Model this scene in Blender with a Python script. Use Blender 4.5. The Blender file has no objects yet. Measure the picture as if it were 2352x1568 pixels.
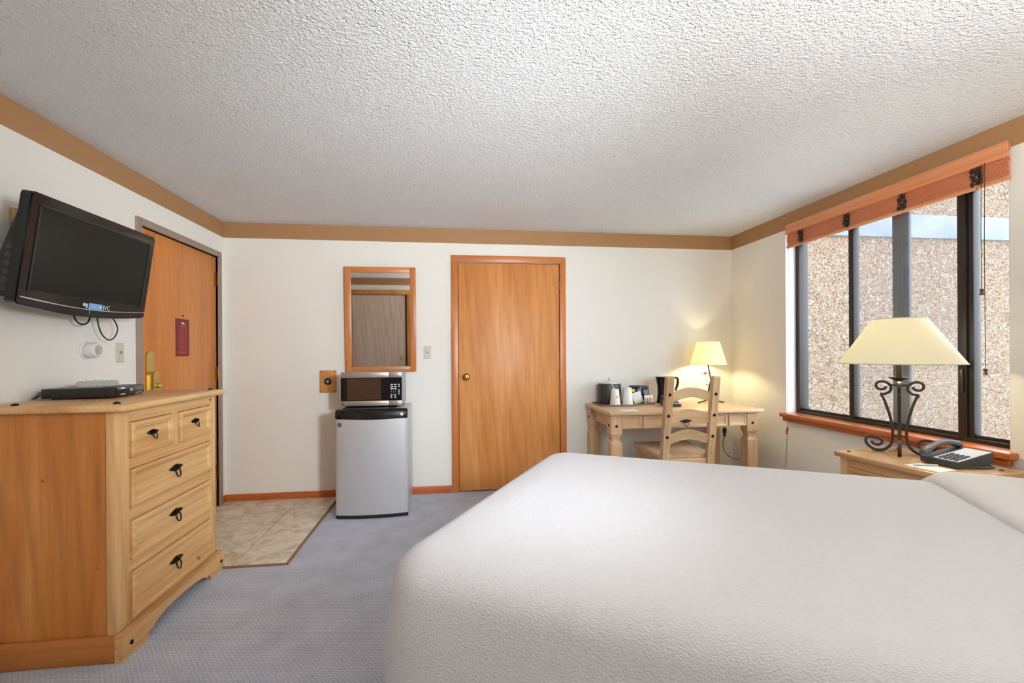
import bpy, bmesh, math, random
from mathutils import Matrix, Vector
random.seed(7)
R = math.radians
sc = bpy.context.scene
COL = sc.collection

# ------------------------------------------------------------------ camera, sky, exposure
H = 2.33                       # ceiling height
XL, XR, YB, YR = -1.874, 2.670, 4.154, -0.46   # left, right, back and rear walls
cam_d = bpy.data.cameras.new('camera')
cam = bpy.data.objects.new('camera', cam_d); COL.objects.link(cam)
cam_d.sensor_fit = 'HORIZONTAL'; cam_d.sensor_width = 36.0
cam_d.lens = 1069.8 / 2352 * 36.0
cam_d.shift_y = 26.64 / 2352
cam_d.clip_start = 0.02; cam_d.clip_end = 200
cam.matrix_world = (Matrix.Translation((0, 0, 1.2273)) @ Matrix.Rotation(-0.1296, 4, 'Z')
                    @ Matrix.Rotation(R(90), 4, 'X') @ Matrix.Rotation(-0.0059, 4, 'Z'))
sc.camera = cam

SKY = 8.6
world = bpy.data.worlds.new('sky'); sc.world = world; world.use_nodes = True
wn = world.node_tree.nodes; wl = world.node_tree.links
bg = wn['Background']; bg.inputs['Strength'].default_value = SKY
bg.inputs['Color'].default_value = (0.76, 0.88, 1.0, 1)

pl = bpy.data.lights.new('window_portal', 'AREA'); pl.shape = 'RECTANGLE'; pl.size = 1.5; pl.size_y = 1.3
pl.cycles.is_portal = True
plo = bpy.data.objects.new('window_portal', pl); COL.objects.link(plo)
plo.location = (2.80, 2.675, 1.42); plo.rotation_euler = (0, R(90), 0)

vs = sc.view_settings
vs.view_transform = 'Standard'; vs.look = 'None'; vs.exposure = 0.18; vs.gamma = 1.0; vs.use_curve_mapping = False
sc.cycles.max_bounces = 14; sc.cycles.diffuse_bounces = 8; sc.cycles.glossy_bounces = 4
sc.cycles.transmission_bounces = 6; sc.cycles.transparent_max_bounces = 12
sc.cycles.sample_clamp_indirect = 6.0

FILL_UP_W, FILL_SPOT_W, LAMP_W, DESK_W = 300.0, 295.0, 11.0, 7.5        # watts of the added fill lamp (uplight, spot) behind the camera, bedside lamp, desk lamp

# ------------------------------------------------------------------ materials
def lin(c):
    return tuple((x/255/12.92 if x/255 <= .04045 else ((x/255+.055)/1.055)**2.4) for x in c) + (1,)
MATS = {}
def mat(name, rgb, rough=.5, metal=0.0, spec=.5, coat=0.0, emit=0.0, ecol=None):
    m = bpy.data.materials.new(name); m.use_nodes = True
    b = m.node_tree.nodes['Principled BSDF']
    b.inputs['Base Color'].default_value = lin(rgb)
    b.inputs['Roughness'].default_value = rough; b.inputs['Metallic'].default_value = metal
    b.inputs['Specular IOR Level'].default_value = spec; b.inputs['Coat Weight'].default_value = coat
    if emit:
        b.inputs['Emission Color'].default_value = lin(ecol or rgb); b.inputs['Emission Strength'].default_value = emit
    MATS[name] = m
    return m
class NT:
    def __init__(s, m): s.t = m.node_tree; s.b = s.t.nodes['Principled BSDF']
    def n(s, kind, **kw):
        o = s.t.nodes.new(kind)
        for k, v in kw.items():
            if k in o.inputs: o.inputs[k].default_value = v
            else: setattr(o, k, v)
        return o
    def l(s, a, b): s.t.links.new(a, b)
    def coord(s, scale=(1,1,1), loc=(0,0,0), rot=(0,0,0)):
        tc = s.n('ShaderNodeTexCoord'); mp = s.n('ShaderNodeMapping')
        mp.inputs['Scale'].default_value = scale; mp.inputs['Location'].default_value = loc; mp.inputs['Rotation'].default_value = rot
        s.l(tc.outputs['Object'], mp.inputs['Vector']); return mp.outputs['Vector']
    def noise(s, vec, scale, detail=3, rough=.5, dist=0):
        o = s.n('ShaderNodeTexNoise'); o.inputs['Scale'].default_value = scale; o.inputs['Detail'].default_value = detail
        o.inputs['Roughness'].default_value = rough; o.inputs['Distortion'].default_value = dist
        s.l(vec, o.inputs['Vector']); return o.outputs['Fac']
    def ramp(s, fac, stops):
        o = s.n('ShaderNodeValToRGB'); e = o.color_ramp.elements
        while len(e) < len(stops): e.new(.5)
        for i, (p, c) in enumerate(stops):
            e[i].position = p; e[i].color = c if len(c) == 4 else lin(c)
        s.l(fac, o.inputs['Fac']); return o.outputs['Color']
    def mix(s, fac, a, b, mode='MIX'):
        o = s.n('ShaderNodeMix', data_type='RGBA', blend_type=mode)
        for sock, v in ((o.inputs[0], fac), (o.inputs[6], a), (o.inputs[7], b)):
            if isinstance(v, (int, float, tuple)): sock.default_value = v
            else: s.l(v, sock)
        return o.outputs[2]
    def math(s, op, a, b=0.0, clamp=False):
        o = s.n('ShaderNodeMath', operation=op, use_clamp=clamp)
        for i, v in enumerate((a, b)):
            if isinstance(v, (int, float)): o.inputs[i].default_value = v
            else: s.l(v, o.inputs[i])
        return o.outputs[0]
    def bump(s, height, strength, dist=.01):
        o = s.n('ShaderNodeBump'); o.inputs['Strength'].default_value = strength; o.inputs['Distance'].default_value = dist
        s.l(height, o.inputs['Height']); s.l(o.outputs['Normal'], s.b.inputs['Normal']); return o
def wood(name, dark, midc, light, axis='Z', rough=.42, knots=0.0, fine=1.0, wave=.55, spec=.4, seedoff=0.0, big=1.0):
    """timber with the grain along one axis: broad tone, cathedral rings, fine fibres, a few knots"""
    m = mat(name, midc, rough, spec=spec); t = NT(m)
    k = {'X': 0, 'Y': 1, 'Z': 2}[axis]
    def sc3(al, ac): return tuple(al if i == k else ac for i in range(3))
    off = (seedoff, seedoff*1.7, seedoff*.6)
    v1 = t.coord(sc3(.55*big, 5.0*big), off); v2 = t.coord(sc3(2.2, 70*fine), off); v3 = t.coord(sc3(.35*big, 3.2*big), off)
    broad = t.noise(v1, 1.0, 4, .55, .6)
    fib = t.noise(v2, 1.0, 3, .6)
    w = t.n('ShaderNodeTexWave', wave_type='BANDS', bands_direction={'X': 'Y', 'Y': 'Z', 'Z': 'DIAGONAL'}[axis])
    w.inputs['Scale'].default_value = 2.2; w.inputs['Distortion'].default_value = 7.0; w.inputs['Detail'].default_value = 2.0
    w.inputs['Detail Scale'].default_value = .8; t.l(v3, w.inputs['Vector'])
    base = t.ramp(broad, [(.28, dark), (.5, midc), (.75, light)])
    ring = t.ramp(w.outputs['Fac'], [(.0, (.55, .55, .55, 1)), (.35, (.92, .92, .92, 1)), (1, (1, 1, 1, 1))])
    c = t.mix(wave*.6, base, ring, 'MULTIPLY')
    fr = t.ramp(fib, [(.35, (.72, .68, .64, 1)), (.6, (1, 1, 1, 1))])
    c = t.mix(.45, c, fr, 'MULTIPLY')
    if knots:
        vk = t.n('ShaderNodeTexVoronoi', feature='F1'); vk.inputs['Scale'].default_value = knots
        t.l(t.coord(sc3(.75, 1.0), off), vk.inputs['Vector'])
        kn = t.ramp(vk.outputs['Distance'], [(.020, (.06, .03, .015, 1)), (.042, (.40, .24, .14, 1)), (.085, (1, 1, 1, 1))])
        c = t.mix(.85, c, kn, 'MULTIPLY')
    t.l(c, t.b.inputs['Base Color'])
    t.bump(fib, .08, .002)
    return m
M_wall = mat('wall_paint', (236, 234, 226), .75, spec=.2); t = NT(M_wall); t.bump(t.noise(t.coord(), 140, 3), .12, .003)
M_ceil = mat('popcorn_ceiling', (237, 239, 241), .9, spec=.1); t = NT(M_ceil)
v = t.coord(); nz = t.noise(v, 70, 3, .62); n2 = t.noise(v, 150, 2, .6)
hh = t.math('ADD', t.math('MULTIPLY', nz, .75), t.math('MULTIPLY', n2, .4)); t.bump(hh, 1.0, .019)
M_band = mat('band_paint', (164, 126, 88), .6, spec=.25)
M_carpet = mat('grey_loop_carpet', (165, 165, 170), .95, spec=.05); t = NT(M_carpet)
br = t.n('ShaderNodeTexBrick', offset=.5); t.l(t.coord((1, 1, 1), rot=(0, 0, R(8))), br.inputs['Vector'])
for k_, v_ in (('Scale', 1.0), ('Mortar Size', .0022), ('Mortar Smooth', .8), ('Brick Width', .021), ('Row Height', .0105)): br.inputs[k_].default_value = v_
nz = t.noise(t.coord(), 160, 3, .7); nb = t.noise(t.coord(), 6, 3)
c = t.ramp(t.math('ADD', t.math('MULTIPLY', nz, .7), t.math('MULTIPLY', nb, .3)), [(.3, (168, 174, 188)), (.52, (208, 214, 228)), (.75, (232, 238, 248))])
c = t.mix(t.math('MULTIPLY', br.outputs['Fac'], .55), c, lin((128, 131, 140))); t.l(c, t.b.inputs['Base Color'])
t.bump(t.math('SUBTRACT', nz, br.outputs['Fac']), .6, .006)
M_tile = mat('beige_marbled_tile', (214, 205, 186), .35); t = NT(M_tile)
oi = t.n('ShaderNodeObjectInfo'); vv = t.n('ShaderNodeVectorMath', operation='ADD'); t.l(t.coord(), vv.inputs[0])
mu = t.n('ShaderNodeVectorMath', operation='SCALE'); mu.inputs['Scale'].default_value = 9.0
cx = t.n('ShaderNodeCombineXYZ'); t.l(oi.outputs['Random'], cx.inputs[0]); t.l(oi.outputs['Random'], cx.inputs[1]); t.l(cx.outputs[0], mu.inputs[0]); t.l(mu.outputs[0], vv.inputs[1])
c = t.ramp(t.noise(vv.outputs[0], 9, 5, .62, .8), [(.3, (176, 150, 112)), (.45, (208, 194, 166)), (.6, (226, 219, 202)), (.8, (214, 205, 188))]); t.l(c, t.b.inputs['Base Color'])
M_grout = mat('grey_grout', (170, 163, 150), .9)

M_doorw = wood('alder_door', (186, 116, 58), (204, 136, 72), (219, 156, 92), 'Z', .42, 0, .45, .42, .4, 2.0)
M_doore = wood('birch_door', (186, 110, 48), (206, 130, 62), (216, 146, 76), 'Z', .38, 0, .5, .18, .45, 5.0)
M_doorr = wood('dull_birch_door', (204, 182, 168), (220, 200, 187), (230, 212, 200), 'Z', .5, 0, .8, .5, .3, 9.0)
M_trim = wood('cherry_trim', (150, 72, 28), (178, 92, 40), (196, 112, 56), 'X', .35, 0, 1, .4, .5, 1.0)
M_sill = wood('lacquered_sill', (150, 72, 28), (184, 98, 44), (198, 116, 58), 'Y', .30, 0, 1, .4, .5, 1.0); M_sill.node_tree.nodes['Principled BSDF'].inputs['Coat Weight'].default_value = .6; M_sill.node_tree.nodes['Principled BSDF'].inputs['Coat Roughness'].default_value = .18
M_trimz = wood('cherry_trim_upright', (172, 98, 48), (196, 120, 62), (210, 138, 78), 'Z', .35, 0, 1, .4, .5, 1.0)
M_trimx = wood('cherry_trim_level', (172, 98, 48), (196, 120, 62), (210, 138, 78), 'X', .35, 0, 1, .4, .5, 1.0)
M_trimy = wood('cherry_trim_along_wall', (150, 72, 28), (184, 98, 44), (198, 116, 58), 'Y', .35, 0, 1, .4, .5, 1.0)
pineA = ((198, 148, 90), (220, 176, 118), (232, 196, 142))
M_drz = wood('honey_pine_upright', *pineA, 'Z', .40, 0, 1, .5, .4, 3.0)
M_dry = wood('honey_pine_level', *pineA, 'Y', .40, 5.5, 1, .5, .4, 4.0)
M_drx = wood('pine_plinth_shaded', (150, 84, 34), (176, 108, 50), (194, 128, 66), 'X', .40, 0, 1, .5, .4, 4.0)  # side plinth: shade of the side face put into the pine colour
M_drs = wood('knotty_pine_side_shaded', (150, 84, 32), (190, 120, 56), (212, 148, 82), 'Z', .38, 8.5, 1, .55, .4, 8.0)  # same pine as the front, with the side's shade in its colour
pineB = ((190, 152, 112), (212, 178, 138), (226, 198, 162))
M_dkx = wood('pale_pine_level', *pineB, 'X', .42, 0, 1, .5, .35, 3.0)
M_dky = wood('pale_pine_across', *pineB, 'Y', .42, 0, 1, .5, .35, 3.0)
M_dkz = wood('pale_pine_upright', *pineB, 'Z', .42, 0, 1, .5, .35, 3.0)
pineC = ((176, 132, 84), (202, 160, 110), (220, 184, 138))
M_nsx = wood('nightstand_pine_across', *pineC, 'X', .38, 0, 1, .5, .4, 6.0)
M_nsy = wood('nightstand_pine_level', *pineC, 'Y', .38, 4.5, 1, .5, .4, 6.0)
M_nst = wood('nightstand_lacquered_top', *pineC, 'Y', .30, 0, 1, .5, .5, 6.0); M_nst.node_tree.nodes['Principled BSDF'].inputs['Coat Weight'].default_value = .5; M_nst.node_tree.nodes['Principled BSDF'].inputs['Coat Roughness'].default_value = .25
M_nsz = wood('nightstand_pine_upright', *pineC, 'Z', .38, 0, 1, .5, .4, 6.0)
M_bly = wood('cedar_blind', (196, 122, 80), (218, 146, 100), (230, 168, 122), 'Y', .40, 0, 1.6, .5, .4, 7.0)
M_blr = wood('cedar_slat', (176, 100, 66), (206, 128, 90), (220, 148, 108), 'Y', .40, 0, 1.6, .5, .4, 7.0)
M_plate = wood('oak_wall_plate', (184, 124, 66), (206, 146, 84), (220, 166, 104), 'Z', .4)

M_iron = mat('black_iron', (26, 25, 26), .45, .6)
M_bronze = mat('aged_bronze_iron', (58, 48, 38), .5, .5)
M_frame_metal = mat('bronze_window_frame', (46, 40, 36), .4, .4)
M_doorframe = mat('taupe_painted_steel', (150, 134, 122), .5)
M_brass = mat('satin_brass', (205, 178, 104), .32, .85)
M_brassd = mat('antique_brass', (148, 108, 58), .35, .9)
M_steel = mat('brushed_steel', (196, 197, 200), .42, .45)
M_steelw = mat('warm_steel', (172, 160, 150), .35, .7)
M_chrome = mat('chrome', (220, 220, 222), .12, 1.0)
M_black = mat('black_plastic', (22, 22, 23), .35)
M_blackg = mat('glossy_black', (10, 10, 11), .16, 0, .35, .1)
M_screen = mat('dark_screen', (26, 25, 20), .35, 0, .12)
M_ovenwin = mat('oven_window', (62, 40, 24), .15, 0, .5)
M_grey = mat('grey_plastic', (122, 126, 132), .5)
M_dgrey = mat('charcoal_plastic', (52, 55, 60), .45)
M_silverp = mat('silver_plastic', (196, 201, 208), .4)
M_white = mat('white_plastic', (228, 226, 222), .45)
M_ivory = mat('ivory_plastic', (206, 203, 182), .5)
M_reveal = mat('white_reveal_paint', (238, 238, 238), .7, spec=.2)
M_mirror = mat('mirror_glass', (225, 225, 222), .02, 1.0)
M_paper = mat('white_paper', (238, 238, 236), .8)
M_cup = mat('paper_cup', (240, 239, 235), .6)
M_brown = mat('brown_print', (176, 116, 72), .7)
M_cord = mat('dark_cord', (40, 34, 30), .7)
M_cordl = mat('tan_cord', (150, 112, 82), .8)
M_tassel = mat('dark_wood_tassel', (88, 40, 26), .5)
M_tray = mat('brown_tray', (122, 88, 66), .45)
M_red = mat('dark_red_card', (128, 26, 22), .5)
M_redd = mat('maroon_card', (96, 30, 28), .5)
M_redl = mat('orange_red_print', (206, 62, 34), .6)
M_pink = mat('pink_print', (168, 70, 76), .6)
M_blue = mat('blue_sticker', (104, 158, 214), .5)
M_bluep = mat('pale_blue_print', (170, 205, 238), .5)
M_yellow = mat('yellow_print', (222, 196, 60), .6)
M_green = mat('pale_green_print', (178, 206, 150), .6)
M_magenta = mat('magenta_print', (204, 92, 140), .6)
M_violet = mat('violet_print', (150, 140, 190), .6)
M_conc = mat('smooth_concrete', (186, 188, 192), .85); t = NT(M_conc)
c = t.ramp(t.noise(t.coord(), 3.0, 4, .6), [(.3, (94, 97, 103)), (.7, (112, 115, 121))]); t.l(c, t.b.inputs['Base Color'])
M_peb = mat('pebble_dash', (170, 155, 140), .9); t = NT(M_peb)
vo = t.n('ShaderNodeTexVoronoi', feature='F1'); vo.inputs['Scale'].default_value = 62; t.l(t.coord(), vo.inputs['Vector'])
sx = t.n('ShaderNodeSeparateColor'); t.l(vo.outputs['Color'], sx.inputs[0])
c = t.ramp(sx.outputs[0], [(.0, (80, 54, 36)), (.25, (106, 82, 60)), (.5, (112, 96, 82)), (.72, (122, 106, 90)), (.86, (126, 88, 56)), (1, (150, 142, 132))])
t.l(c, t.b.inputs['Base Color']); t.bump(t.math('SUBTRACT', 1.0, vo.outputs['Distance']), .9, .02)
M_ground = mat('outside_concrete', (204, 202, 198), .9)
M_cover = mat('white_matelasse_coverlet', (216, 217, 221), .85, spec=.15); t = NT(M_cover)
t.b.inputs['Sheen Weight'].default_value = .25
v = t.coord((1.0, 2.8, 1.2), rot=(0, 0, R(25))); t.bump(t.math('ADD', t.noise(v, 175, 1, .4, .2), t.math('MULTIPLY', t.noise(t.coord(), 9, 2), .15)), .6, .005)
M_sheet = mat('smooth_white_sheet', (221, 221, 221), .8, spec=.15); t = NT(M_sheet); t.b.inputs['Sheen Weight'].default_value = .2
t.bump(t.noise(t.coord((1, 1, 1)), 7, 3), .25, .02)

def glass_mat(name, haze, tint):
    m = bpy.data.materials.new(name); m.use_nodes = True; nt = m.node_tree; nt.nodes.clear()
    out = nt.nodes.new('ShaderNodeOutputMaterial'); tr = nt.nodes.new('ShaderNodeBsdfTransparent'); gl = nt.nodes.new('ShaderNodeBsdfGlossy')
    df = nt.nodes.new('ShaderNodeBsdfDiffuse'); fr = nt.nodes.new('ShaderNodeFresnel'); m1 = nt.nodes.new('ShaderNodeMixShader'); m2 = nt.nodes.new('ShaderNodeMixShader')
    tr.inputs['Color'].default_value = tint; gl.inputs['Roughness'].default_value = .02; df.inputs['Color'].default_value = (.75, .78, .82, 1)
    fr.inputs['IOR'].default_value = 1.35; m1.inputs[0].default_value = haze
    nt.links.new(tr.outputs[0], m1.inputs[1]); nt.links.new(df.outputs[0], m1.inputs[2])
    ge = nt.nodes.new('ShaderNodeNewGeometry'); sb = nt.nodes.new('ShaderNodeMath'); sb.operation = 'SUBTRACT'; sb.inputs[0].default_value = 1.0; nt.links.new(ge.outputs['Backfacing'], sb.inputs[1]); mm = nt.nodes.new('ShaderNodeMath'); mm.operation = 'MULTIPLY'; nt.links.new(fr.outputs[0], mm.inputs[0]); nt.links.new(sb.outputs[0], mm.inputs[1]); nt.links.new(mm.outputs[0], m2.inputs[0]); nt.links.new(m1.outputs[0], m2.inputs[1]); nt.links.new(gl.outputs[0], m2.inputs[2])
    nt.links.new(m2.outputs[0], out.inputs[0]); MATS[name] = m; return m
M_glass = glass_mat('clear_window_glass', .02, (.97, .98, .98, 1))
M_glassh = glass_mat('hazy_window_glass', .11, (.93, .95, .97, 1))
def shade_mat(name, rgb, trans=.55):
    m = bpy.data.materials.new(name); m.use_nodes = True; nt = m.node_tree; nt.nodes.clear()
    out = nt.nodes.new('ShaderNodeOutputMaterial'); df = nt.nodes.new('ShaderNodeBsdfDiffuse'); tl = nt.nodes.new('ShaderNodeBsdfTranslucent'); mx = nt.nodes.new('ShaderNodeMixShader')
    df.inputs['Color'].default_value = lin(rgb); tl.inputs['Color'].default_value = lin((rgb[0], rgb[1], int(rgb[2]*.93))); mx.inputs[0].default_value = trans
    nt.links.new(df.outputs[0], mx.inputs[1]); nt.links.new(tl.outputs[0], mx.inputs[2]); nt.links.new(mx.outputs[0], out.inputs[0]); MATS[name] = m; return m
M_shade = shade_mat('cream_lamp_shade', (244, 242, 236), .45)
M_dome = shade_mat('opal_glass_dome', (244, 242, 236), .7)
M_bulb = mat('glowing_bulb', (255, 240, 200), .4, emit=6.0, ecol=(255, 226, 150))

# ------------------------------------------------------------------ mesh helpers
class MB:
    """collects shapes; build() links them as ONE mesh object"""
    def __init__(s): s.v = []; s.f = []
    def add(s, vs_, fs, M=None):
        o = len(s.v)
        s.v += [tuple(M @ Vector(p)) for p in vs_] if M is not None else [tuple(p) for p in vs_]
        s.f += [tuple(i+o for i in f) for f in fs]; return s
    def bm(s, b, M=None):
        b.verts.ensure_lookup_table(); b.verts.index_update()
        s.add([v.co[:] for v in b.verts], [[v.index for v in f.verts] for f in b.faces], M); b.free(); return s
    def box(s, x0, x1, y0, y1, z0, z1, b=0.0, seg=2, M=None):
        bm_ = bmesh.new(); bmesh.ops.create_cube(bm_, size=1)
        bmesh.ops.scale(bm_, vec=(x1-x0, y1-y0, z1-z0), verts=bm_.verts); bmesh.ops.translate(bm_, vec=((x0+x1)/2, (y0+y1)/2, (z0+z1)/2), verts=bm_.verts)
        if b: bmesh.ops.bevel(bm_, geom=list(bm_.edges), offset=b, segments=seg, profile=.5, affect='EDGES')
        return s.bm(bm_, M)
    def prism(s, poly, h0, h1, mp):
        """polygon (a,b) extruded from h0 to h1; mp(a,b,h) -> xyz"""
        n = len(poly); vs_ = [mp(a, b, h0) for a, b in poly] + [mp(a, b, h1) for a, b in poly]
        return s.add(vs_, [list(range(n))[::-1], list(range(n, 2*n))] + [[i, (i+1) % n, n+(i+1) % n, n+i] for i in range(n)])
    def lathe(s, prof, n=24, c=(0, 0, 0), M=None, sx=1.0, sy=1.0, ph=0.0, cap=True):
        vs_ = []; fs = []
        for r, z in prof:
            for i in range(n):
                a = 2*math.pi*i/n + ph; vs_.append((c[0]+r*math.cos(a)*sx, c[1]+r*math.sin(a)*sy, c[2]+z))
        for k in range(len(prof)-1):
            for i in range(n): j = (i+1) % n; fs.append((k*n+i, k*n+j, (k+1)*n+j, (k+1)*n+i))
        if cap: fs.append(tuple(range(n))[::-1]); fs.append(tuple((len(prof)-1)*n+i for i in range(n)))
        return s.add(vs_, fs, M)
    def tube(s, pts, r, n=8, closed=False, sq=None, M=None):
        """round tube, or a flat strap when sq=(half_w, half_h) with up reference"""
        P = [Vector(p) for p in pts]; m = len(P); vs_ = []; fs = []
        up = None
        for i in range(m):
            a = P[(i-1) % m] if (i > 0 or closed) else P[i]; b = P[(i+1) % m] if (i < m-1 or closed) else P[i]
            d = (b-a).normalized()
            if up is None:
                ref = Vector((0, 0, 1)) if abs(d.z) < .9 else Vector((1, 0, 0))
                if sq and len(sq) > 2: ref = Vector(sq[2])
                up = (ref - d*ref.dot(d)).normalized()
            else: up = (up - d*up.dot(d)).normalized()
            sd = d.cross(up); rr = r[i] if isinstance(r, (list, tuple)) else r
            for k in range(n):
                if sq:
                    ca, sa = ((1, 1), (-1, 1), (-1, -1), (1, -1))[k]; vs_.append(P[i] + sd*ca*sq[0] + up*sa*sq[1])
                else:
                    an = 2*math.pi*k/n; vs_.append(P[i] + (sd*math.cos(an) + up*math.sin(an))*rr)
        for i in range(m if closed else m-1):
            for k in range(n): j = (i+1) % m; fs.append((i*n+k, i*n+(k+1) % n, j*n+(k+1) % n, j*n+k))
        if not closed: fs.append(tuple(range(n))[::-1]); fs.append(tuple((m-1)*n+k for k in range(n)))
        return s.add(vs_, fs, M)
    def strap(s, pts, hw, hh, ref, M=None): return s.tube(pts, 0, 4, sq=(hw, hh, ref), M=M)
    def sphere(s, c, r, n=14, sx=1, sy=1, sz=1, M=None):
        bm_ = bmesh.new(); bmesh.ops.create_uvsphere(bm_, u_segments=n, v_segments=max(6, n//2+2), radius=r)
        bmesh.ops.scale(bm_, vec=(sx, sy, sz), verts=bm_.verts); bmesh.ops.translate(bm_, vec=c, verts=bm_.verts); return s.bm(bm_, M)
    def rings(s, a0, a1, b0, b1, rings, mp, back=0.0):
        """mitred panel: nested rectangles, rings = [(inset, height), ...] from the outside in"""
        vs_ = []; fs = []
        rr = [(0, back)] + list(rings)
        for ins, hgt in rr:
            for a, b in ((a0+ins, b0+ins), (a1-ins, b0+ins), (a1-ins, b1-ins), (a0+ins, b1-ins)): vs_.append(mp(a, b, hgt))
        for k in range(len(rr)-1):
            for i in range(4): j = (i+1) % 4; fs.append((k*4+i, k*4+j, (k+1)*4+j, (k+1)*4+i))
        n = (len(rr)-1)*4; fs.append((n, n+1, n+2, n+3)); fs.append((3, 2, 1, 0))
        return s.add(vs_, fs)
    def build(s, name, m, parent=None, org=None, smooth=35, world=True, fix=True):
        """verts are world coordinates unless world=False; meshes keep coordinates relative to their top parent's location"""
        me = bpy.data.meshes.new(name)
        root = parent
        while root is not None and root.parent is not None: root = root.parent
        o0 = Vector(org) if org is not None else (root.location.copy() if root is not None else Vector((0, 0, 0)))
        vs_ = [tuple(Vector(p)-o0) for p in s.v] if world else s.v
        me.from_pydata(vs_, [], s.f); me.validate()
        if fix:
            b = bmesh.new(); b.from_mesh(me); bmesh.ops.recalc_face_normals(b, faces=b.faces); b.to_mesh(me); b.free()
        if smooth: me.shade_smooth(); me.set_sharp_from_angle(angle=R(smooth))
        me.materials.append(m)
        ob = bpy.data.objects.new(name, me); COL.objects.link(ob)
        if parent is not None: ob.parent = parent
        elif org is not None: ob.location = org
        return ob
def tag(o, label, cat=None, group=None, kind=None):
    o['label'] = label
    if cat: o['category'] = cat
    if group: o['group'] = group
    if kind: o['kind'] = kind
    return o
def thing(name, label, cat, loc=(0, 0, 0), rz=0.0, group=None, kind=None):
    o = bpy.data.objects.new(name, None); COL.objects.link(o); o.empty_display_size = .05
    o.location = loc; o.rotation_euler = (0, 0, rz); return tag(o, label, cat, group, kind)
def copy_tree(o, parent=None):
    c = o.copy(); COL.objects.link(c); c.parent = parent
    for ch in list(o.children): copy_tree(ch, c)
    return c
def text_mb(txt, size, mp, depth=.0006):
    """lettering as flat raised mesh; mp(a,b,h) -> xyz with a along the line"""
    cu = bpy.data.curves.new('t', 'FONT'); cu.body = txt; cu.size = size; cu.align_x = 'CENTER'; cu.align_y = 'CENTER'; cu.resolution_u = 3
    ob = bpy.data.objects.new('t', cu); COL.objects.link(ob); dg = bpy.context.evaluated_depsgraph_get()
    me = ob.evaluated_get(dg).to_mesh(); mb = MB()
    mb.add([mp(v.co.x, v.co.y, depth) for v in me.vertices], [tuple(p.vertices) for p in me.polygons])
    ob.evaluated_get(dg).to_mesh_clear(); bpy.data.objects.remove(ob); bpy.data.curves.remove(cu); return mb
def arc(cx_, cy_, r, a0, a1, n): return [(cx_+r*math.cos(R(a0+(a1-a0)*i/n)), cy_+r*math.sin(R(a0+(a1-a0)*i/n))) for i in range(n+1)]
def rrect(a0, a1, b0, b1, r, n=5):
    return arc(a1-r, b0+r, r, -90, 0, n)+arc(a1-r, b1-r, r, 0, 90, n)+arc(a0+r, b1-r, r, 90, 180, n)+arc(a0+r, b0+r, r, 180, 270, n)
def smooth_path(pts, it=1):
    for _ in range(it):
        q = [pts[0]]
        for a, b in zip(pts, pts[1:]): q += [tuple(.75*x+.25*y for x, y in zip(a, b)), tuple(.25*x+.75*y for x, y in zip(a, b))]
        pts = q+[pts[-1]]
    return pts
X_ = lambda a, b, h: (h, a, b)      # facing +x : a = y, b = z
Y_ = lambda a, b, h: (a, -h, b)     # facing -y : a = x, b = z   (h measured against y)
def onY(y): return lambda a, b, h: (a, y-h, b)
def onX(x, s=1): return lambda a, b, h: (x+s*h, a, b)
def onZ(z): return lambda a, b, h: (a, b, z+h)

# ------------------------------------------------------------------ room shell
HEAD_A = (XR, 1.70); HEAD_B = (1.455, YR)            # the wall behind the bed runs at a slant
POLY = [(XL, YR), (HEAD_B[0], YR), HEAD_A, (XR, YB), (XL, YB)]
def struct(o, label, cat): return tag(o, label, cat, kind='structure')
mb = MB(); mb.prism([(XL-.15, YR-.15), (HEAD_B[0]+.2, YR-.15), (XR+.2, 1.55), (XR+.2, YB+.15), (XL-.15, YB+.15)], -.12, 0, onZ(0)); floor = struct(mb.build('floor', M_carpet, org=(0, 0, 0), smooth=0), 'grey looped carpet floor of the bedroom', 'floor')
mb = MB(); mb.prism([(XL-.2, YR-.2), (HEAD_B[0]+.3, YR-.2), (XR+.25, 1.55), (XR+.25, YB+.2), (XL-.2, YB+.2)], 0, .1, onZ(H))
struct(mb.build('ceiling', M_ceil, org=(0, 0, 0), smooth=0), 'white popcorn textured ceiling', 'ceiling')
def wall_boxes(mb, a0, a1, z0, z1, holes, mp, t0, t1):
    """front layer with rectangular holes (a0,a1,z0,z1), cut into strips; mp(a,b,h)"""
    xs = sorted({a0, a1, *[h[0] for h in holes], *[h[1] for h in holes]})
    for i in range(len(xs)-1):
        l, r_ = xs[i], xs[i+1]; zs = [z0]
        for h in sorted(holes, key=lambda q: q[2]):
            if h[0] < (l+r_)/2 < h[1]: zs += [h[2], h[3]]
        zs.append(z1)
        for k in range(0, len(zs), 2):
            if zs[k+1]-zs[k] > 1e-4: mb.prism([(l, zs[k]), (r_, zs[k]), (r_, zs[k+1]), (l, zs[k+1])], t0, t1, mp)
CD = (.058, .984, 0, 2.036)          # closet door opening (x0,x1,z0,z1)
ED = (3.105, 4.050, 0, 2.020)        # entry door opening  (y0,y1,z0,z1)
WN = (1.915, 3.432, .735, 2.16)      # window opening      (y0,y1,z0,z1)
RD = (-1.775, -.800, 0, 2.035)       # rear door opening
mb = MB(); wall_boxes(mb, XL-.15, XR+.15, 0, H, [CD], onY(YB), -.07, 0); mb.prism([(XL-.15, 0), (XR+.15, 0), (XR+.15, H), (XL-.15, H)], -.15, -.07, onY(YB))
struct(mb.build('wall_back', M_wall, org=(0, YB, 0), smooth=0), 'off-white painted wall with mirror and wooden door', 'wall')
mb = MB(); wall_boxes(mb, YR, YB, 0, H, [ED], onX(XL), -.07, 0); mb.prism([(YR, 0), (YB, 0), (YB, H), (YR, H)], -.15, -.07, onX(XL))
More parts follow.
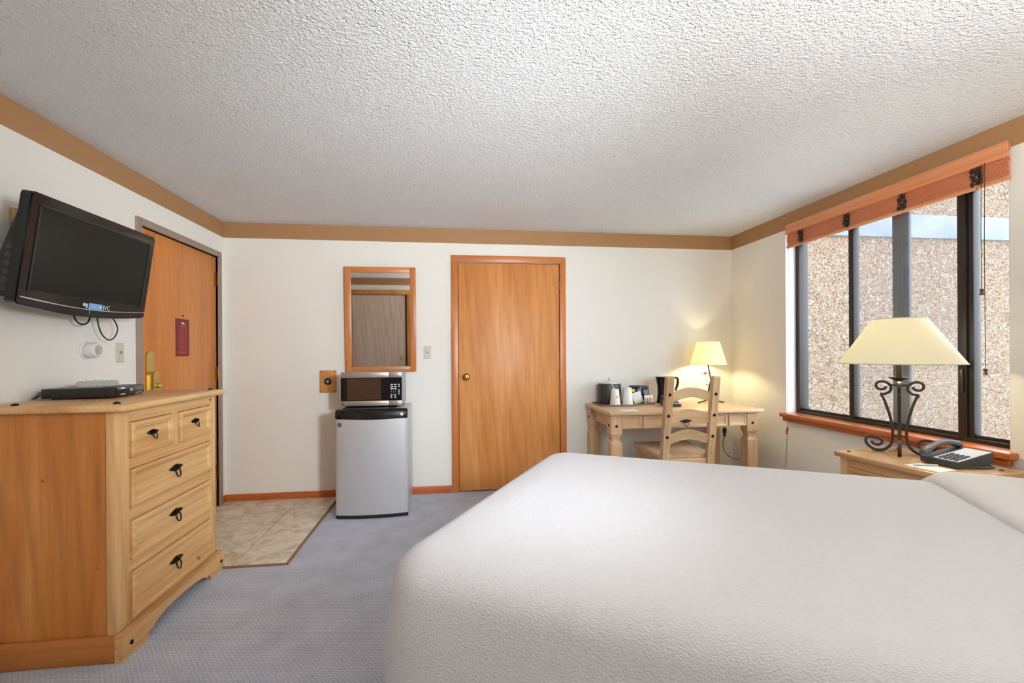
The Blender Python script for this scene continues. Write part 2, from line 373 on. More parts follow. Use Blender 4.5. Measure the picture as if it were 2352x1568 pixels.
struct(mb.build('wall_left', M_wall, org=(XL, 0, 0), smooth=0), 'off-white painted wall carrying the television', 'wall')
mb = MB(); wall_boxes(mb, 1.70, YB, 0, H, [WN], onX(XR), 0, .20)
struct(mb.build('wall_right', M_wall, org=(XR, 0, 0), smooth=0), 'off-white painted wall around the wide window', 'wall')
dv = Vector((HEAD_B[0]-HEAD_A[0], HEAD_B[1]-HEAD_A[1])); dl = dv.length; dn = dv/dl; nn = Vector((-dn.y, dn.x)); nn = nn if nn.x > 0 else -nn
mb = MB(); mb.prism([HEAD_A, HEAD_B, (HEAD_B[0]+nn.x*.15, HEAD_B[1]+nn.y*.15), (HEAD_A[0]+nn.x*.15, HEAD_A[1]+nn.y*.15)], 0, H, onZ(0))
struct(mb.build('wall_head', M_wall, org=(HEAD_A[0], HEAD_A[1], 0), smooth=0), 'slanted off-white wall behind the head of the bed', 'wall')
mb = MB(); wall_boxes(mb, XL-.15, HEAD_B[0]+.12, 0, H, [RD], lambda a, b, h: (a, YR+h, b), -.07, 0); mb.prism([(XL-.15, 0), (HEAD_B[0]+.12, 0), (HEAD_B[0]+.12, H), (XL-.15, H)], -.15, -.07, lambda a, b, h: (a, YR+h, b))
struct(mb.build('wall_rear', M_wall, org=(0, YR, 0), smooth=0), 'off-white wall behind the camera seen in the mirror', 'wall')
# painted band under the ceiling
BZ = H-.128
mb = MB(); mb.box(XL, XR, YB-.003, YB, BZ, H); struct(mb.build('trim_1', M_band, org=(0, YB, H)), 'brown painted band along the top of the mirror wall', 'trim')
mb = MB(); mb.box(XL, XL+.003, YR, YB-.003, BZ, H); struct(mb.build('trim_2', M_band, org=(XL, 0, H)), 'brown painted band along the top of the television wall', 'trim')
mb = MB(); mb.box(XR-.003, XR, 1.70, YB-.003, BZ, H); struct(mb.build('trim_3', M_band, org=(XR, 0, H)), 'brown painted band above the window blind', 'trim')
mb = MB(); mb.prism([(HEAD_A[0]-nn.x*.003, HEAD_A[1]-nn.y*.003), (HEAD_B[0]-nn.x*.003, HEAD_B[1]-nn.y*.003), HEAD_B, HEAD_A], BZ, H, onZ(0))
struct(mb.build('trim_4', M_band, org=(XR, 1.7, H)), 'brown painted band above the head of the bed', 'trim')
mb = MB(); mb.box(XL+.003, HEAD_B[0], YR, YR+.003, BZ, H); struct(mb.build('trim_5', M_band, org=(0, YR, H)), 'brown painted band on the wall behind the camera', 'trim')
# baseboards
mb = MB(); mb.box(XL+.014, -.004, YB-.013, YB, 0, .064, .003); mb.box(1.042, XR-.014, YB-.013, YB, 0, .064, .003)
struct(mb.build('baseboard_back', M_trim, org=(0, YB, 0)), 'reddish wooden baseboard along the mirror wall', 'baseboard')
mb = MB(); mb.box(XL, XL+.013, 4.098, YB, 0, .064, .003); mb.box(XL, XL+.013, YR, 3.055, 0, .064, .003)
struct(mb.build('baseboard_left', M_trimy, org=(XL, 0, 0)), 'reddish wooden baseboard along the television wall', 'baseboard')
mb = MB(); mb.box(XR-.013, XR, 1.72, YB-.013, 0, .064, .003); struct(mb.build('baseboard_right', M_trimy, org=(XR, 0, 0)), 'reddish wooden baseboard under the window', 'baseboard')

# tiled entry: tiles laid one by one on the floor
TX0, TX1, TY0, TY1 = XL+.014, -.962, 2.872, YB-.014
mb = MB(); mb.box(TX0, TX1, TY0, TY1, 0, .006); g = mb.build('grout', M_grout, floor)
mb = MB(); mb.box(TX1, TX1+.012, TY0-.010, TY1, 0, .013, .003); mb.box(TX0, TX1, TY0-.010, TY0, 0, .012, .003); e = mb.build('tile_edge_strip', mat('brown_edge_strip', (128, 92, 58), .6), floor); tag(e, 'thin brown wooden strip edging the tiles')
tile_me = {}
xs = [TX1-.004, TX1-.304, TX1-.614, TX1-.9]; ys = [TY0+.003, 3.170, 3.492, 3.814, TY1]
for i in range(3):
    for j in range(4):
        w, d = xs[i]-xs[i+1]-.006, ys[j+1]-ys[j]-.006; key = (round(w, 3), round(d, 3))
        if key not in tile_me:
            o = MB().box(-w/2, w/2, -d/2, d/2, 0, .008, .002, 1).build('tile', M_tile, floor, world=False); tile_me[key] = o.data
        else:
            o = bpy.data.objects.new('tile', tile_me[key]); COL.objects.link(o); o.parent = floor
        o.location = ((xs[i]+xs[i+1])/2, (ys[j]+ys[j+1])/2, .003)

# ------------------------------------------------------------------ window
win = thing('window_1', 'wide bronze-framed sliding window looking onto a pebbled wall', 'window', (2.76, 2.675, .735), kind='structure')
FX0, FX1 = 2.758, 2.838
y0, y1, z0, z1 = WN
mb = MB(); mb.box(FX0, FX1, y0, y1, z0, z0+.022, .002); mb.box(FX0, FX1, y0, y1, z1-.05, z1, .002)
mb.box(FX0, FX1, y0, y0+.030, z0+.022, z1-.05, .002); mb.box(FX0, FX1, y1-.040, y1, z0+.022, z1-.05, .002)
for zz in (0.024, .034): mb.box(FX0+.02, FX0+.026, y0+.03, y1-.04, z0+zz-.004, z0+zz+.006)
mb.build('window_frame', M_frame_metal, win)
yA, yB_, yC, yD = 2.932, 2.892, 2.225, 2.150          # mullion far pair, sliding meeting stile pair
mb = MB(); mb.box(FX0+.005, FX0+.055, yB_, yA, z0+.02, z1-.05, .003); mb.build('mullion', M_frame_metal, win)
mb = MB(); mb.box(FX0+.004, FX0+.045, yD+.030, yC, z0+.02, z1-.05, .003); mb.box(FX0+.012, FX0+.060, yD, yD+.026, z0+.02, z1-.05, .003); m_ = mb.build('mullion', M_frame_metal, win)
mb = MB(); mb.box(FX0-.012, FX0+.004, yD+.040, yD+.062, 1.00, 1.125, .003); mb.build('latch', M_frame_metal, m_)
mb = MB(); mb.box(FX0+.058, FX0+.078, 2.545, 2.655, z0+.02, z1-.05, .003); mb.box(FX0+.050, FX0+.058, 2.580, 2.625, z0+.02, z1-.05, .003); mb.build('sash_stile', mat('grey_sash', (52, 58, 60), .5, .2), win)
for nm, a, b, xx, mt in (('pane', yA, y1-.04, FX0+.035, M_glass), ('pane', yC, yB_, FX0+.028, M_glassh), ('pane', y0+.03, yD, FX0+.04, M_glass)):
    MB().box(xx, xx+.004, a, b, z0+.022, z1-.05).build(nm, mt, win)
mb = MB()          # chalky scratch on the far pane
mb.prism([(3.085, 1.500), (3.093, 1.545), (3.080, 1.590), (3.066, 1.604), (3.072, 1.572), (3.080, 1.548)], 0, .0012, onX(FX0+.034, -1)); tag(mb.build('pane_mark', M_paper, win), 'small white smudge on the glass')
mb = MB()
for a, b in ((y1-.002, y1+.0005), (y0-.0005, y0+.002)): mb.box(XR, FX0, a, b, z0, z1)
mb.box(XR, FX0, y0, y1, z1-.002, z1+.0005); mb.build('window_reveal', M_reveal, win)
mb = MB(); mb.box(2.622, FX0, y0-.032, y1+.020, z0-.030, z0+.0015, .004); s_ = mb.build('window_sill', M_sill, win)
mb = MB(); mb.box(2.640, XR, y0-.010, y1+.004, z0-.062, z0-.030, .003); tag(mb.build('sill_apron', M_trimy, s_), 'orange wooden board under the sill')

# outside: a pebble-dashed wing with a concrete ledge, and ground
OY = 4.62
ow = thing('wall_outside', 'pebble-dashed outside wall with pale concrete band beyond the window', 'wall', (5.5, OY, 0), kind='structure')
MB().box(2.86, 11.0, OY, OY+.3, -.6, 2.495).build('pebble_face', M_peb, ow, smooth=0)
MB().box(2.86, 11.0, OY-.03, OY+.3, 2.495, 2.755, .006).build('concrete_band', M_conc, ow)
MB().box(2.86, 11.0, OY, OY+.3, 2.755, 4.2).build('upper_pebble_face', M_peb, ow, smooth=0)
mb = MB(); mb.box(2.87, 30, -20, OY, -.7, -.6); struct(mb.build('ground_outside', M_ground, org=(10, 0, -.6), smooth=0), 'grey concrete ground outside the window', 'ground')

# ------------------------------------------------------------------ wooden blind
bl = thing('window_blind', 'raised reddish wooden blind with valance across the window top', 'blind', (2.63, 2.62, 2.03))
BY0, BY1 = 1.900, 3.392
mb = MB(); mb.box(2.640, 2.648, BY0, BY1, 2.155, 2.231, .002); mb.build('valance', M_bly, bl)
mb = MB(); mb.box(2.650, XR-.004, BY0+.004, BY1-.004, 2.190, 2.226, .002); mb.build('head_rail', M_blr, bl)
nsl = 13; sl_me = None
for i in range(nsl):
    z = 2.068 + i*.0070
    if sl_me is None:
        o = MB().box(-.005, .005, -(BY1-BY0-.006)/2, (BY1-BY0-.006)/2, 0, .0062, .0016, 1).build('slat', M_blr, bl, world=False); sl_me = o.data
    else: o = bpy.data.objects.new('slat', sl_me); COL.objects.link(o); o.parent = bl
    o.location = (2.655+random.uniform(-.002, .002)-bl.location.x, (BY0+BY1)/2+random.uniform(-.002, .002)-bl.location.y, z-bl.location.z)
mb = MB(); mb.box(2.645, 2.664, BY0+.002, BY1-.002, 2.0435, 2.066, .004); mb.build('bottom_rail', M_bly, bl)
for yy in (3.236, 2.822, 2.431, 2.041):
    mb = MB()
    for q in range(60):
        a = yy+random.uniform(-.025, .025); zz = random.uniform(2.070, 2.158); dx = random.uniform(0, .003)
        mb.tube([(2.648-dx, a, zz), (2.644-dx, a+random.uniform(-.008, .008), zz-.007), (2.647-dx, a+random.uniform(-.010, .010), zz-.014), (2.650, a, zz-.020)], .0020, 4)
    mb.tube([(2.645, yy-.004, 2.055), (2.636, yy-.012, 2.036), (2.634, yy-.028, 2.032), (2.642, yy-.010, 2.042)], .0008, 4)
    tag(mb.build('ladder_cord', M_cord, bl), 'bunched dark ladder cord')
for ya, yb, zt in ((2.008, 2.004, 1.533), (1.992, 1.990, 1.134)):
    mb = MB(); mb.tube([(2.636, ya, 2.16), (2.630, (ya+yb)/2, 1.8), (2.630, yb, zt)], .0016, 5); c_ = mb.build('pull_cord', M_cord, bl)
    MB().lathe([(.002, .034), (.010, .030), (.007, .020), (.007, .014), (.011, .002), (.009, 0)], 10, (2.630, yb, zt-.030)).build('tassel', M_tassel, c_)
mb = MB(); mb.tube([(2.638, 3.350, 2.12), (2.612, 3.342, 1.5), (2.606, 3.338, .64)], .0013, 5); mb.tube([(2.606, 3.338, .64), (2.606, 3.352, .45), (2.604, 3.372, .24)], .0013, 5); mb.tube([(2.606, 3.334, .62), (2.606, 3.345, .45), (2.604, 3.362, .22)], .0013, 5)
c_ = mb.build('pull_cord', M_cordl, bl)
for dy, zt in ((0, .628), (.008, .600)): MB().lathe([(.002, .030), (.009, .026), (.006, .018), (.009, .002), (.007, 0)], 10, (2.606, 3.337+dy, zt-.02)).build('tassel', mat('orange_tassel%d' % int(zt*1000), (160, 76, 40), .5), c_)

# ------------------------------------------------------------------ closet door in the back wall
d1 = thing('door_1', 'orange alder flush door with wooden casing and brass knob', 'door', (.52, YB, 0), kind='structure')
x0, x1, _, z1 = CD
mb = MB(); w_ = .056
mb.box(x0-w_, x0+.004, YB-.020, YB+.0, 0, z1+.002, .003); mb.box(x1-.004, x1+w_-.004, YB-.020, YB, 0, z1+.002, .003); m_ = mb
m_.build('door_casing', M_trimz, d1)
MB().box(x0-w_, x1+w_-.004, YB-.020, YB, z1+.002, z1+.060, .003).build('head_casing', M_trimx, d1)
MB().box(x0+.008, x1-.008, YB-.006, YB+.034, .010, z1-.006, .002).build('door_leaf', M_doorw, d1)
MB().box(x0+.0005, x1-.0005, YB+.036, YB+.069, .0005, z1-.0005).build('gap_shade_sheet', M_black, d1)  # black sheet behind the leaf, painting the shade in the gap around it
mb = MB(); Mk = Matrix.Translation((.131, YB-.006, 1.019)) @ Matrix.Rotation(R(90), 4, 'X')
mb.lathe([(.032, 0), (.032, .004), (.026, .007), (.011, .010), (.011, .030), (.020, .036), (.028, .048), (.028, .058), (.020, .067), (.004, .070)], 24, M=Mk); mb.build('door_knob', M_brassd, d1)
for zz in (1.80, 1.00, .22):
    mb = MB()
    for q in range(3): mb.lathe([(.006, 0), (.006, .024)], 10, (x1-.004, YB-.012, zz+q*.0255))
    mb.box(x1-.008, x1-.001, YB-.013, YB-.006, zz, zz+.075); h_ = mb.build('hinge', M_brassd, d1)
    if zz == 1.80:
        mb = MB(); mb.tube([(x1-.004, YB-.014, 1.884), (x1-.020, YB-.045, 1.884), (x1-.055, YB-.050, 1.880)], .0035, 6); mb.sphere((x1-.055, YB-.050, 1.880), .008, 8); mb.sphere((x1+.010, YB-.026, 1.886), .008, 8); mb.tube([(x1-.004, YB-.014, 1.884), (x1+.010, YB-.026, 1.886)], .0035, 6)
        tag(mb.build('hinge_stop', M_chrome, h_), 'small chrome door stop on the hinge pin')

# entry door in the left wall
d2 = thing('door_2', 'orange birch entry door in a taupe steel frame', 'door', (XL, 3.57, 0), kind='structure')
y0, y1, _, z1 = ED
mb = MB(); mb.box(XL-.066, XL+.014, y0-.048, y0, 0, z1+.045, .003); mb.box(XL-.066, XL+.014, y1, y1+.044, 0, z1+.045, .003); mb.box(XL-.066, XL+.014, y0, y1, z1, z1+.045, .003)
mb.build('door_frame', M_doorframe, d2)
MB().box(XL-.052, XL-.010, y0+.006, y1-.006, .008, z1-.005, .002).build('door_leaf', M_doore, d2)
MB().box(XL-.069, XL-.055, y0+.0005, y1-.0005, .0005, z1-.0005).build('gap_shade_sheet', M_black, d2)  # black backing as painted shade in the gap round the entry leaf
for zz in (1.784, 1.022, .24):
    mb = MB(); mb.box(XL-.010, XL-.004, y1-.030, y1-.004, zz, zz+.108); 
    for q in range(3): mb.lathe([(.007, 0), (.007, .034)], 10, (XL+.004, y1-.003, zz+q*.036))
    mb.build('hinge', M_brassd, d2)
mb = MB(); mp = onX(XL-.010)
mb.prism(arc(3.195, 1.215, .038, 0, 180, 14)+[(3.157, .86), (3.233, .86)], 0, .010, mp); lk = mb.build('lock_plate', M_brass, d2)
mb = MB(); mb.prism(arc(3.205, 1.095, .031, 0, 180, 14)+[(3.174, .88), (3.236, .88)], .010, .038, mp); mb.build('lock_case', M_brass, lk)
mb = MB(); Mk = Matrix.Translation((XL+.028, 3.208, 1.035)) @ Matrix.Rotation(R(90), 4, 'Y'); mb.lathe([(.016, 0), (.016, .022), (.013, .026)], 16, M=Mk); mb.build('thumb_turn', M_brass, lk)
mb = MB(); Mk = Matrix.Translation((XL-.010, 3.570, 1.505)) @ Matrix.Rotation(R(90), 4, 'Y'); mb.lathe([(.007, 0), (.007, .004), (.005, .006)], 12, M=Mk); mb.build('peephole', M_black, d2)

# rear door, seen only in the mirror
d3 = thing('door_3', 'dull brown flush door with tan casing reflected in the mirror', 'door', (-1.29, YR, 0), kind='structure')
x0, x1, _, z1 = RD
mb = MB(); mb.box(x0-.06, x0, YR, YR+.018, 0, z1, .003); mb.box(x1, x1+.07, YR, YR+.018, 0, z1, .003); mb.box(x0-.06, x1+.07, YR, YR+.018, z1, z1+.075, .003); mb.build('door_casing', M_plate, d3)
MB().box(x0+.006, x1-.035, YR-.045, YR-.008, .01, z1-.012, .002).build('door_leaf', M_doorr, d3)
MB().box(x0+.0005, x1-.0005, YR-.069, YR-.05, .0005, z1-.0005).build('gap_shade_sheet', mat('dark_maroon_gap', (58, 24, 14), .6), d3)  # dark backing as painted shade in the open gap beside the leaf
MB().sphere((x1-.095, YR+.028, .875), .028, 14).lathe([(.012, -.03), (.012, 0)], 12, (0, 0, 0), Matrix.Translation((x1-.095, YR+.018, .875)) @ Matrix.Rotation(R(-90), 4, 'X')).build('door_knob', M_brass, d3)

# ------------------------------------------------------------------ bed
BA = R(-30.0); BO = Vector((.539, 2.593)); BU = Vector((math.cos(BA), math.sin(BA))); BV = Vector((math.sin(BA), -math.cos(BA)))
BLEN, BWID, BTOP = 2.05, 1.53, .700
bed = thing('bed', 'large bed under a white matelasse coverlet with smooth sheet at head', 'bed', (BO.x, BO.y, 0), BA)
# local frame: x along the length from foot to head, y = -width (towards the camera)
def bed_ring(off, z, n_c=8, x1=BLEN, x0=0.0, rc=.16, wob=0.0, zf=None):
    a0, a1, b0, b1 = x0+off, x1-off, -BWID+off, -off
    r = max(rc-off, .02); pts = []
    def seg(p, q, n): return [(p[0]+(q[0]-p[0])*i/n, p[1]+(q[1]-p[1])*i/n) for i in range(n)]
    cs = [((a1-r, b0+r), -90), ((a1-r, b1-r), 0), ((a0+r, b1-r), 90), ((a0+r, b0+r), 180)]
    ends = []
    for (c_, s0) in cs: ends.append([(c_[0]+r*math.cos(R(s0+90*i/n_c)), c_[1]+r*math.sin(R(s0+90*i/n_c))) for i in range(n_c+1)])
    ns_ = (22, 28, 22, 28)
    for k in range(4):
        pts += ends[k]; nx_ = ends[(k+1) % 4][0]; pts += seg(ends[k][-1], nx_, ns_[k])[1:]
    out = []
    for i, (a, b) in enumerate(pts):
        zz = z
        if wob:
            s_ = i/len(pts)*2*math.pi; k_ = wob*(math.sin(s_*9+1)+.6*math.sin(s_*23+.4))
            d = Vector((a-(x0+x1)/2, b+BWID/2)).normalized(); a += d.x*k_; b += d.y*k_
        out.append((a, b, zz))
    return out
def loft(mb, rings_, close=True):
    n = len(rings_[0]); vs_ = [p for r in rings_ for p in r]; fs = []
    for k in range(len(rings_)-1):
        for i in range(n): j = (i+1) % n; fs.append((k*n+i, k*n+j, (k+1)*n+j, (k+1)*n+i))
    if close: fs.append(tuple((len(rings_)-1)*n+i for i in range(n)))
    mb.add(vs_, fs)
def crown(a, b):   # the mattress is gently domed
    u = max(0, min(1, a/BLEN)); w = max(0, min(1, -b/BWID)); return .022*math.sin(math.pi*u)**.5*math.sin(math.pi*w)**.5
rs = []
for z, off, wb in ((.03, -.030, .010), (.15, -.026, .008), (.30, -.022, .006), (.45, -.014, .004), (.54, -.004, .002), (.592, .004, 0)): rs.append(bed_ring(off, z, wob=wb))
for i in range(1, 10):
    an = R(90*i/9); rs.append(bed_ring(.004+.115*(1-math.cos(an)), .592+.103*math.sin(an)))
top_r = []
for off in (.16, .22, .30, .40, .50, .60, .66, .72): top_r.append([(a, b, BTOP-.005+crown(a, b)) for a, b, _ in bed_ring(off, BTOP)])
rs += top_r
mb = MB(); loft(mb, rs); mb.build('coverlet', M_cover, bed, smooth=60, world=False)
# folded sheet at the head: a smooth raised layer, its edge straight across the bed
FU = 1.660
def sheet_z(b): 
    w = -b/BWID; e = min(w, 1-w); r_ = .14
    return (BTOP+.002+.022*math.sin(math.pi*w)**.5) - (0 if e*BWID > r_ else (r_-math.sqrt(max(0, r_*r_-(r_-e*BWID)**2)))*.9)
mb = MB(); nb_, na_ = 40, 12; vs_ = []; fs = []
for i in range(na_+1):
    u = i/na_; a = FU + u*(BLEN+.012-FU)
    lift = .030*min(1, u*na_/2.2)**.5 if i else .0
    for j in range(nb_+1):
        w = j/nb_; b = .010 - w*(BWID+.020); skew = -.02*w
        vs_.append((a+skew, b, sheet_z(max(-BWID, min(0, b)))+lift+.010*math.sin(u*5+w*9)*u*.6))
for i in range(na_):
    for j in range(nb_): q = i*(nb_+1)+j; fs.append((q, q+1, q+nb_+2, q+nb_+1))
n0 = len(vs_)
bd = [j for j in range(nb_+1)] + [i*(nb_+1)+nb_ for i in range(1, na_+1)] + [na_*(nb_+1)+j for j in range(nb_-1, -1, -1)] + [i*(nb_+1) for i in range(na_-1, 0, -1)]
for q in bd:
    a, b, z = vs_[q]; vs_.append((a, b, z-.045))
m_ = len(bd)
for k in range(m_): k2 = (k+1) % m_; fs.append((bd[k], bd[k2], n0+k2, n0+k))
mb.add(vs_, fs); tag(mb.build('folded_sheet', M_sheet, bed, smooth=60, world=False), 'smooth white folded sheet across the head')
mb = MB(); mb.box(.06, BLEN-.03, -BWID+.06, -.06, 0.0, .20); tag(mb.build('bed_base', M_black, bed, world=False), 'dark bed base')

# ------------------------------------------------------------------ dresser (chest of drawers)
dr = thing('dresser', 'honey pine dresser with five drawers and black iron ring pulls', 'dresser', (-1.585, 2.460, 0))
MB().box(XL+.016, -1.292, 2.034, 2.882, 1.000, 1.030, .010, 3).build('dresser_top', M_dry, dr)
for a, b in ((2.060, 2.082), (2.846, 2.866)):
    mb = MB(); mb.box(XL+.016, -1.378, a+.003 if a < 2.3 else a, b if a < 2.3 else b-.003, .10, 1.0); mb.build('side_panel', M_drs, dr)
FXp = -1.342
for a, b in ((2.060, 2.146), (2.803, 2.866)):
    MB().box(-1.376, FXp, a, b, .10, 1.0, .003).build('stile', M_drz, dr)
for a, b in ((.948, 1.0), (.751, .795), (.534, .583), (.319, .368), (.10, .118)):
    MB().box(-1.376, FXp-.0015, 2.146, 2.803, a, b).build('rail', M_dry, dr)
MB().box(-1.376, FXp-.001, 2.449, 2.500, .795, .948).build('centre_stile', M_drz, dr)
MB().box(XL+.02, -1.380, 2.086, 2.842, .10, .995).build('carcass', M_black, dr)  # inside coloured black, painted shade for the gaps round the drawers
def ring_pull(mb, a, b, s, mp):
    """scalloped iron back plate with a drop ring"""
    po = []
    half = [(-.052, .000), (-.040, .006), (-.037, .012), (-.031, .009), (-.022, .017), (-.012, .019), (-.004, .023), (0, .019)]
    up = half + [(-x_, y_) for x_, y_ in half[::-1][1:]]; up = [(x_, y_*.66) for x_, y_ in up]; po = up + [(x_, -y_) for x_, y_ in up[::-1][1:-1]]
    mb.prism([(a+x_*s, b+y_*s) for x_, y_ in po], 0, .003, mp)
    for sx_ in (-.030, .030): mb.add([mp(a+sx_*s+dx, b+dy, hz) for dx, dy, hz in ((-.003, -.003, .003), (.003, -.003, .003), (.003, .003, .003), (-.003, .003, .003), (0, 0, .006))], [(0, 1, 4), (1, 2, 4), (2, 3, 4), (3, 0, 4)])
    pts = [mp(a+.0155*s*math.sin(q*2*math.pi/16), b-.020*s-.022*s*math.cos(q*2*math.pi/16)+.004, .012+.006*math.cos(q*2*math.pi/16)) for q in range(16)]
    mb.tube(pts, .0026*s, 6, closed=True)
    mb.prism([(a-.006*s, b-.004), (a+.006*s, b-.004), (a+.004*s, b+.010*s), (a-.004*s, b+.010*s)], .003, .016, mp)
mpD = onX(FXp)
for (a0, a1, b0, b1, s) in ((2.149, 2.446, .798, .945, .85), (2.503, 2.800, .798, .945, .85), (2.149, 2.800, .586, .748, 1.15), (2.149, 2.800, .371, .531, 1.15), (2.149, 2.800, .121, .316, 1.15)):
    mb = MB(); mb.rings(a0, a1, b0, b1, [(0, .009), (.004, .013), (.016, .013), (.022, .009), (.026, .009), (.032, .001)], mpD, back=-.02); d_ = mb.build('drawer', M_dry, dr, smooth=20)
    mb = MB(); ring_pull(mb, (a0+a1)/2, (b0+b1)/2+.010, s, onX(FXp+.001)); mb.build('ring_pull', M_iron, d_)
    # bare end-grain slip at the far side of the panel
bot = [(2.046, 0), (2.205, 0), (2.207, .026), (2.222, .033), (2.232, .027), (2.262, .046), (2.33, .060), (2.46, .066), (2.59, .060), (2.665, .046), (2.690, .036), (2.692, .030)]
bot += arc(2.712, .012, .022, 140, 20, 6) + [(2.735, 0), (2.884, 0)]
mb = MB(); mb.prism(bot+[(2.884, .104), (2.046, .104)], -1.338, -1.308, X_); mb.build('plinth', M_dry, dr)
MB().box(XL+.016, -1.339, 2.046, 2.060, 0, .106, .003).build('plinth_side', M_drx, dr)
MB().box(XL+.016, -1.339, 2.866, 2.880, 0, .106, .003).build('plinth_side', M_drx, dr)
for yy in (2.098, 2.848):
    mb = MB(); mb.lathe([(.010, 0), (.009, .004), (.005, .006)], 12, M=Matrix.Translation((-1.308, yy, .052)) @ Matrix.Rotation(R(90), 4, 'Y')); mb.build('stud', M_iron, dr)
for a, b in ((-1.352, 2.090), (-1.720, 2.090), (-1.350, 2.828), (-1.72, 2.828)):
    mb = MB(); mb.lathe([(.013, 0), (.012, .005), (.006, .009)], 14, (a, b, 1.030)); mb.build('stud', M_iron, dr)
mb = MB(); mb.lathe([(.006, 0), (.004, .003)], 10, M=Matrix.Translation((FXp, 2.808, .975)) @ Matrix.Rotation(R(90), 4, 'Y')); mb.build('stud', M_iron, dr)

# ------------------------------------------------------------------ dvd player and remote
dv_ = thing('dvd_player', 'flat black disc player standing on the dresser top', 'dvd player', (-1.688, 2.468, 1.030), R(10.5))
MB().box(-.135, .135, -.142, .142, .006, .050, .003).build('case', M_black, dv_, world=False)
MB().box(.1352, .141, -.142, .142, .008, .048, .002).build('front_panel', M_blackg, dv_, world=False)
for sx_ in (-.1, .1):
    for sy_ in (-.11, .11): MB().lathe([(.012, 0), (.012, .007)], 10, (sx_, sy_, 0)).build('foot', M_black, dv_, world=False)
mpv = lambda a, b, h: (.1412+h, a, b)
mb = MB(); mb.prism([(-.105, .013), (-.060, .013), (-.060, .018), (-.105, .018)], 0, .0005, mpv); mb.build('print', M_silverp, dv_, world=False); mb = MB(); mb.prism([(.045, .012), (.12, .012), (.12, .014), (.045, .014)], 0, .0005, mpv)
mb.build('print', M_silverp, dv_, world=False); mb = MB(); mb.prism(rrect(-.012, .012, .025, .038, .006), 0, .0005, mpv); mb.build('print', M_silverp, dv_, world=False); mb = MB(); mb.prism([(.06, .034), (.08, .034), (.08, .036), (.06, .036)], 0, .0005, mpv); mb.build('print', M_silverp, dv_, world=False)
mb = MB(); mb.box(-.12, .06, -.13, -.04, .0502, .0508); mb.build('paper_label', mat('grey_label', (150, 150, 150), .6), dv_, world=False)
mb = MB()
for k in range(3): mb.tube([(-.135, -.10+k*.012, .03), (-.15, -.12+k*.01, .035-k*.006), (-.165, -.13+k*.012, .012), (-.172, -.135+k*.012, .004)], .0022, 6)
tag(mb.build('cable', mat('dark_blue_cable', (36, 30, 62), .5), dv_, world=False), 'dark blue cable at the back')
rm = thing('remote_control', 'pale grey remote control lying on the disc player', 'remote', (-1.668, 2.452, 1.0812), R(34))
rm.scale = (.74, .9, 1.15)
prof = [(-.108, .010), (-.100, .002), (-.06, .0), (.06, .0), (.100, .003), (.106, .012), (.098, .021), (.05, .024), (-.05, .024), (-.098, .020)]
mb = MB(); mb.prism([(x_, z_) for x_, z_ in prof], -.022, .022, lambda a, b, h: (a, h, b)); mb.build('shell', mat('pale_grey_plastic', (158, 156, 146), .5), rm, world=False)
mb = MB()
for i in range(9):
    for j in range(3): mb.box(-.085+i*.02-.005, -.085+i*.02+.005, -.014+j*.014-.004, -.014+j*.014+.004, .0225, .0275, .001, 1)
tag(mb.build('keys', M_white, rm, world=False), 'rows of small rubber keys')

# ------------------------------------------------------------------ television on its bracket
tv = thing('television', 'black flat television tilted forward on the wall above dresser', 'television', (-1.665, 2.448, 1.645))
tv.rotation_euler = (0, R(8.2), 0)
W2, HT, HB = .386, .238, -.215
def tvpoly(ins, bulge=.024):
    p = arc(W2-.018, HT-.018-ins, .018-min(ins, .01), 0, 90, 4) + arc(-W2+.018, HT-.018-ins, .018-min(ins, .01), 90, 180, 4)
    p += [(-W2+ins, HB+.01)]
    p += [(-W2+.012+(2*W2-.024)*i/16, HB+ins-bulge*math.sin(math.pi*i/16)) for i in range(17)]
    p += [(W2-ins, HB+.01)]
    return [(max(-W2+ins, min(W2-ins, a)), b) for a, b in p]
mb = MB(); mb.prism(tvpoly(.0), -.040, -.004, X_); mb.prism(tvpoly(.004), -.004, .0, X_); mb.build('bezel', M_blackg, tv, world=False)
MB().box(.0004, .0016, -.338, .338, -.152, .190).build('screen', M_screen, tv, world=False)
mb = MB(); 
for a in ((-.344, -.338, -.158, .196), (.338, .344, -.158, .196)): mb.box(.0002, .004, a[0], a[1], a[2], a[3])
mb.box(.0002, .004, -.344, .344, .190, .196); mb.build('screen_rim', M_black, tv, world=False)
MB().prism([(-.038, -.195), (-.100, -.190), (-.112, -.178), (-.112, -.030), (-.070, .150), (-.038, .165)], -.352, .352, lambda a, b, h: (a, h, b)).build('back_housing', M_black, tv, world=False)
mb = MB()
for k in range(6): mb.box(-.088, -.062, -.3535, -.3515, -.17+k*.034, -.150+k*.034, .0005, 1)
tag(mb.build('side_sockets', M_dgrey, tv, world=False), 'row of sockets on the side')
mb = MB(); n_ = 24
mb.strap([(.002, -W2+.012+(2*W2-.024)*i/n_, HB+.032-.020*math.sin(math.pi*i/n_)) for i in range(n_+1)], .0022, .0016, (1, 0, 0)); mb.box(.0005, .003, -.012, -.008, HB-.010, HB+.036); mb.build('silver_strip', M_chrome, tv, world=False)
mpt = onX(.0006)
text_mb('JVC', .030, lambda a, b, h: (.0018, a+.095, b-.186)).build('lettering', M_white, tv, world=False, fix=False)
mb = MB(); mb.prism(rrect(-.018, .068, -.200, -.172, .004), 0, .0008, mpt); st = mb.build('sticker', M_blue, tv, world=False)
mb = MB(); 
for k in range(4): mb.box(.0015, .0020, -.012, .040+.006*(k % 2), -.178-k*.006, -.1765-k*.006)
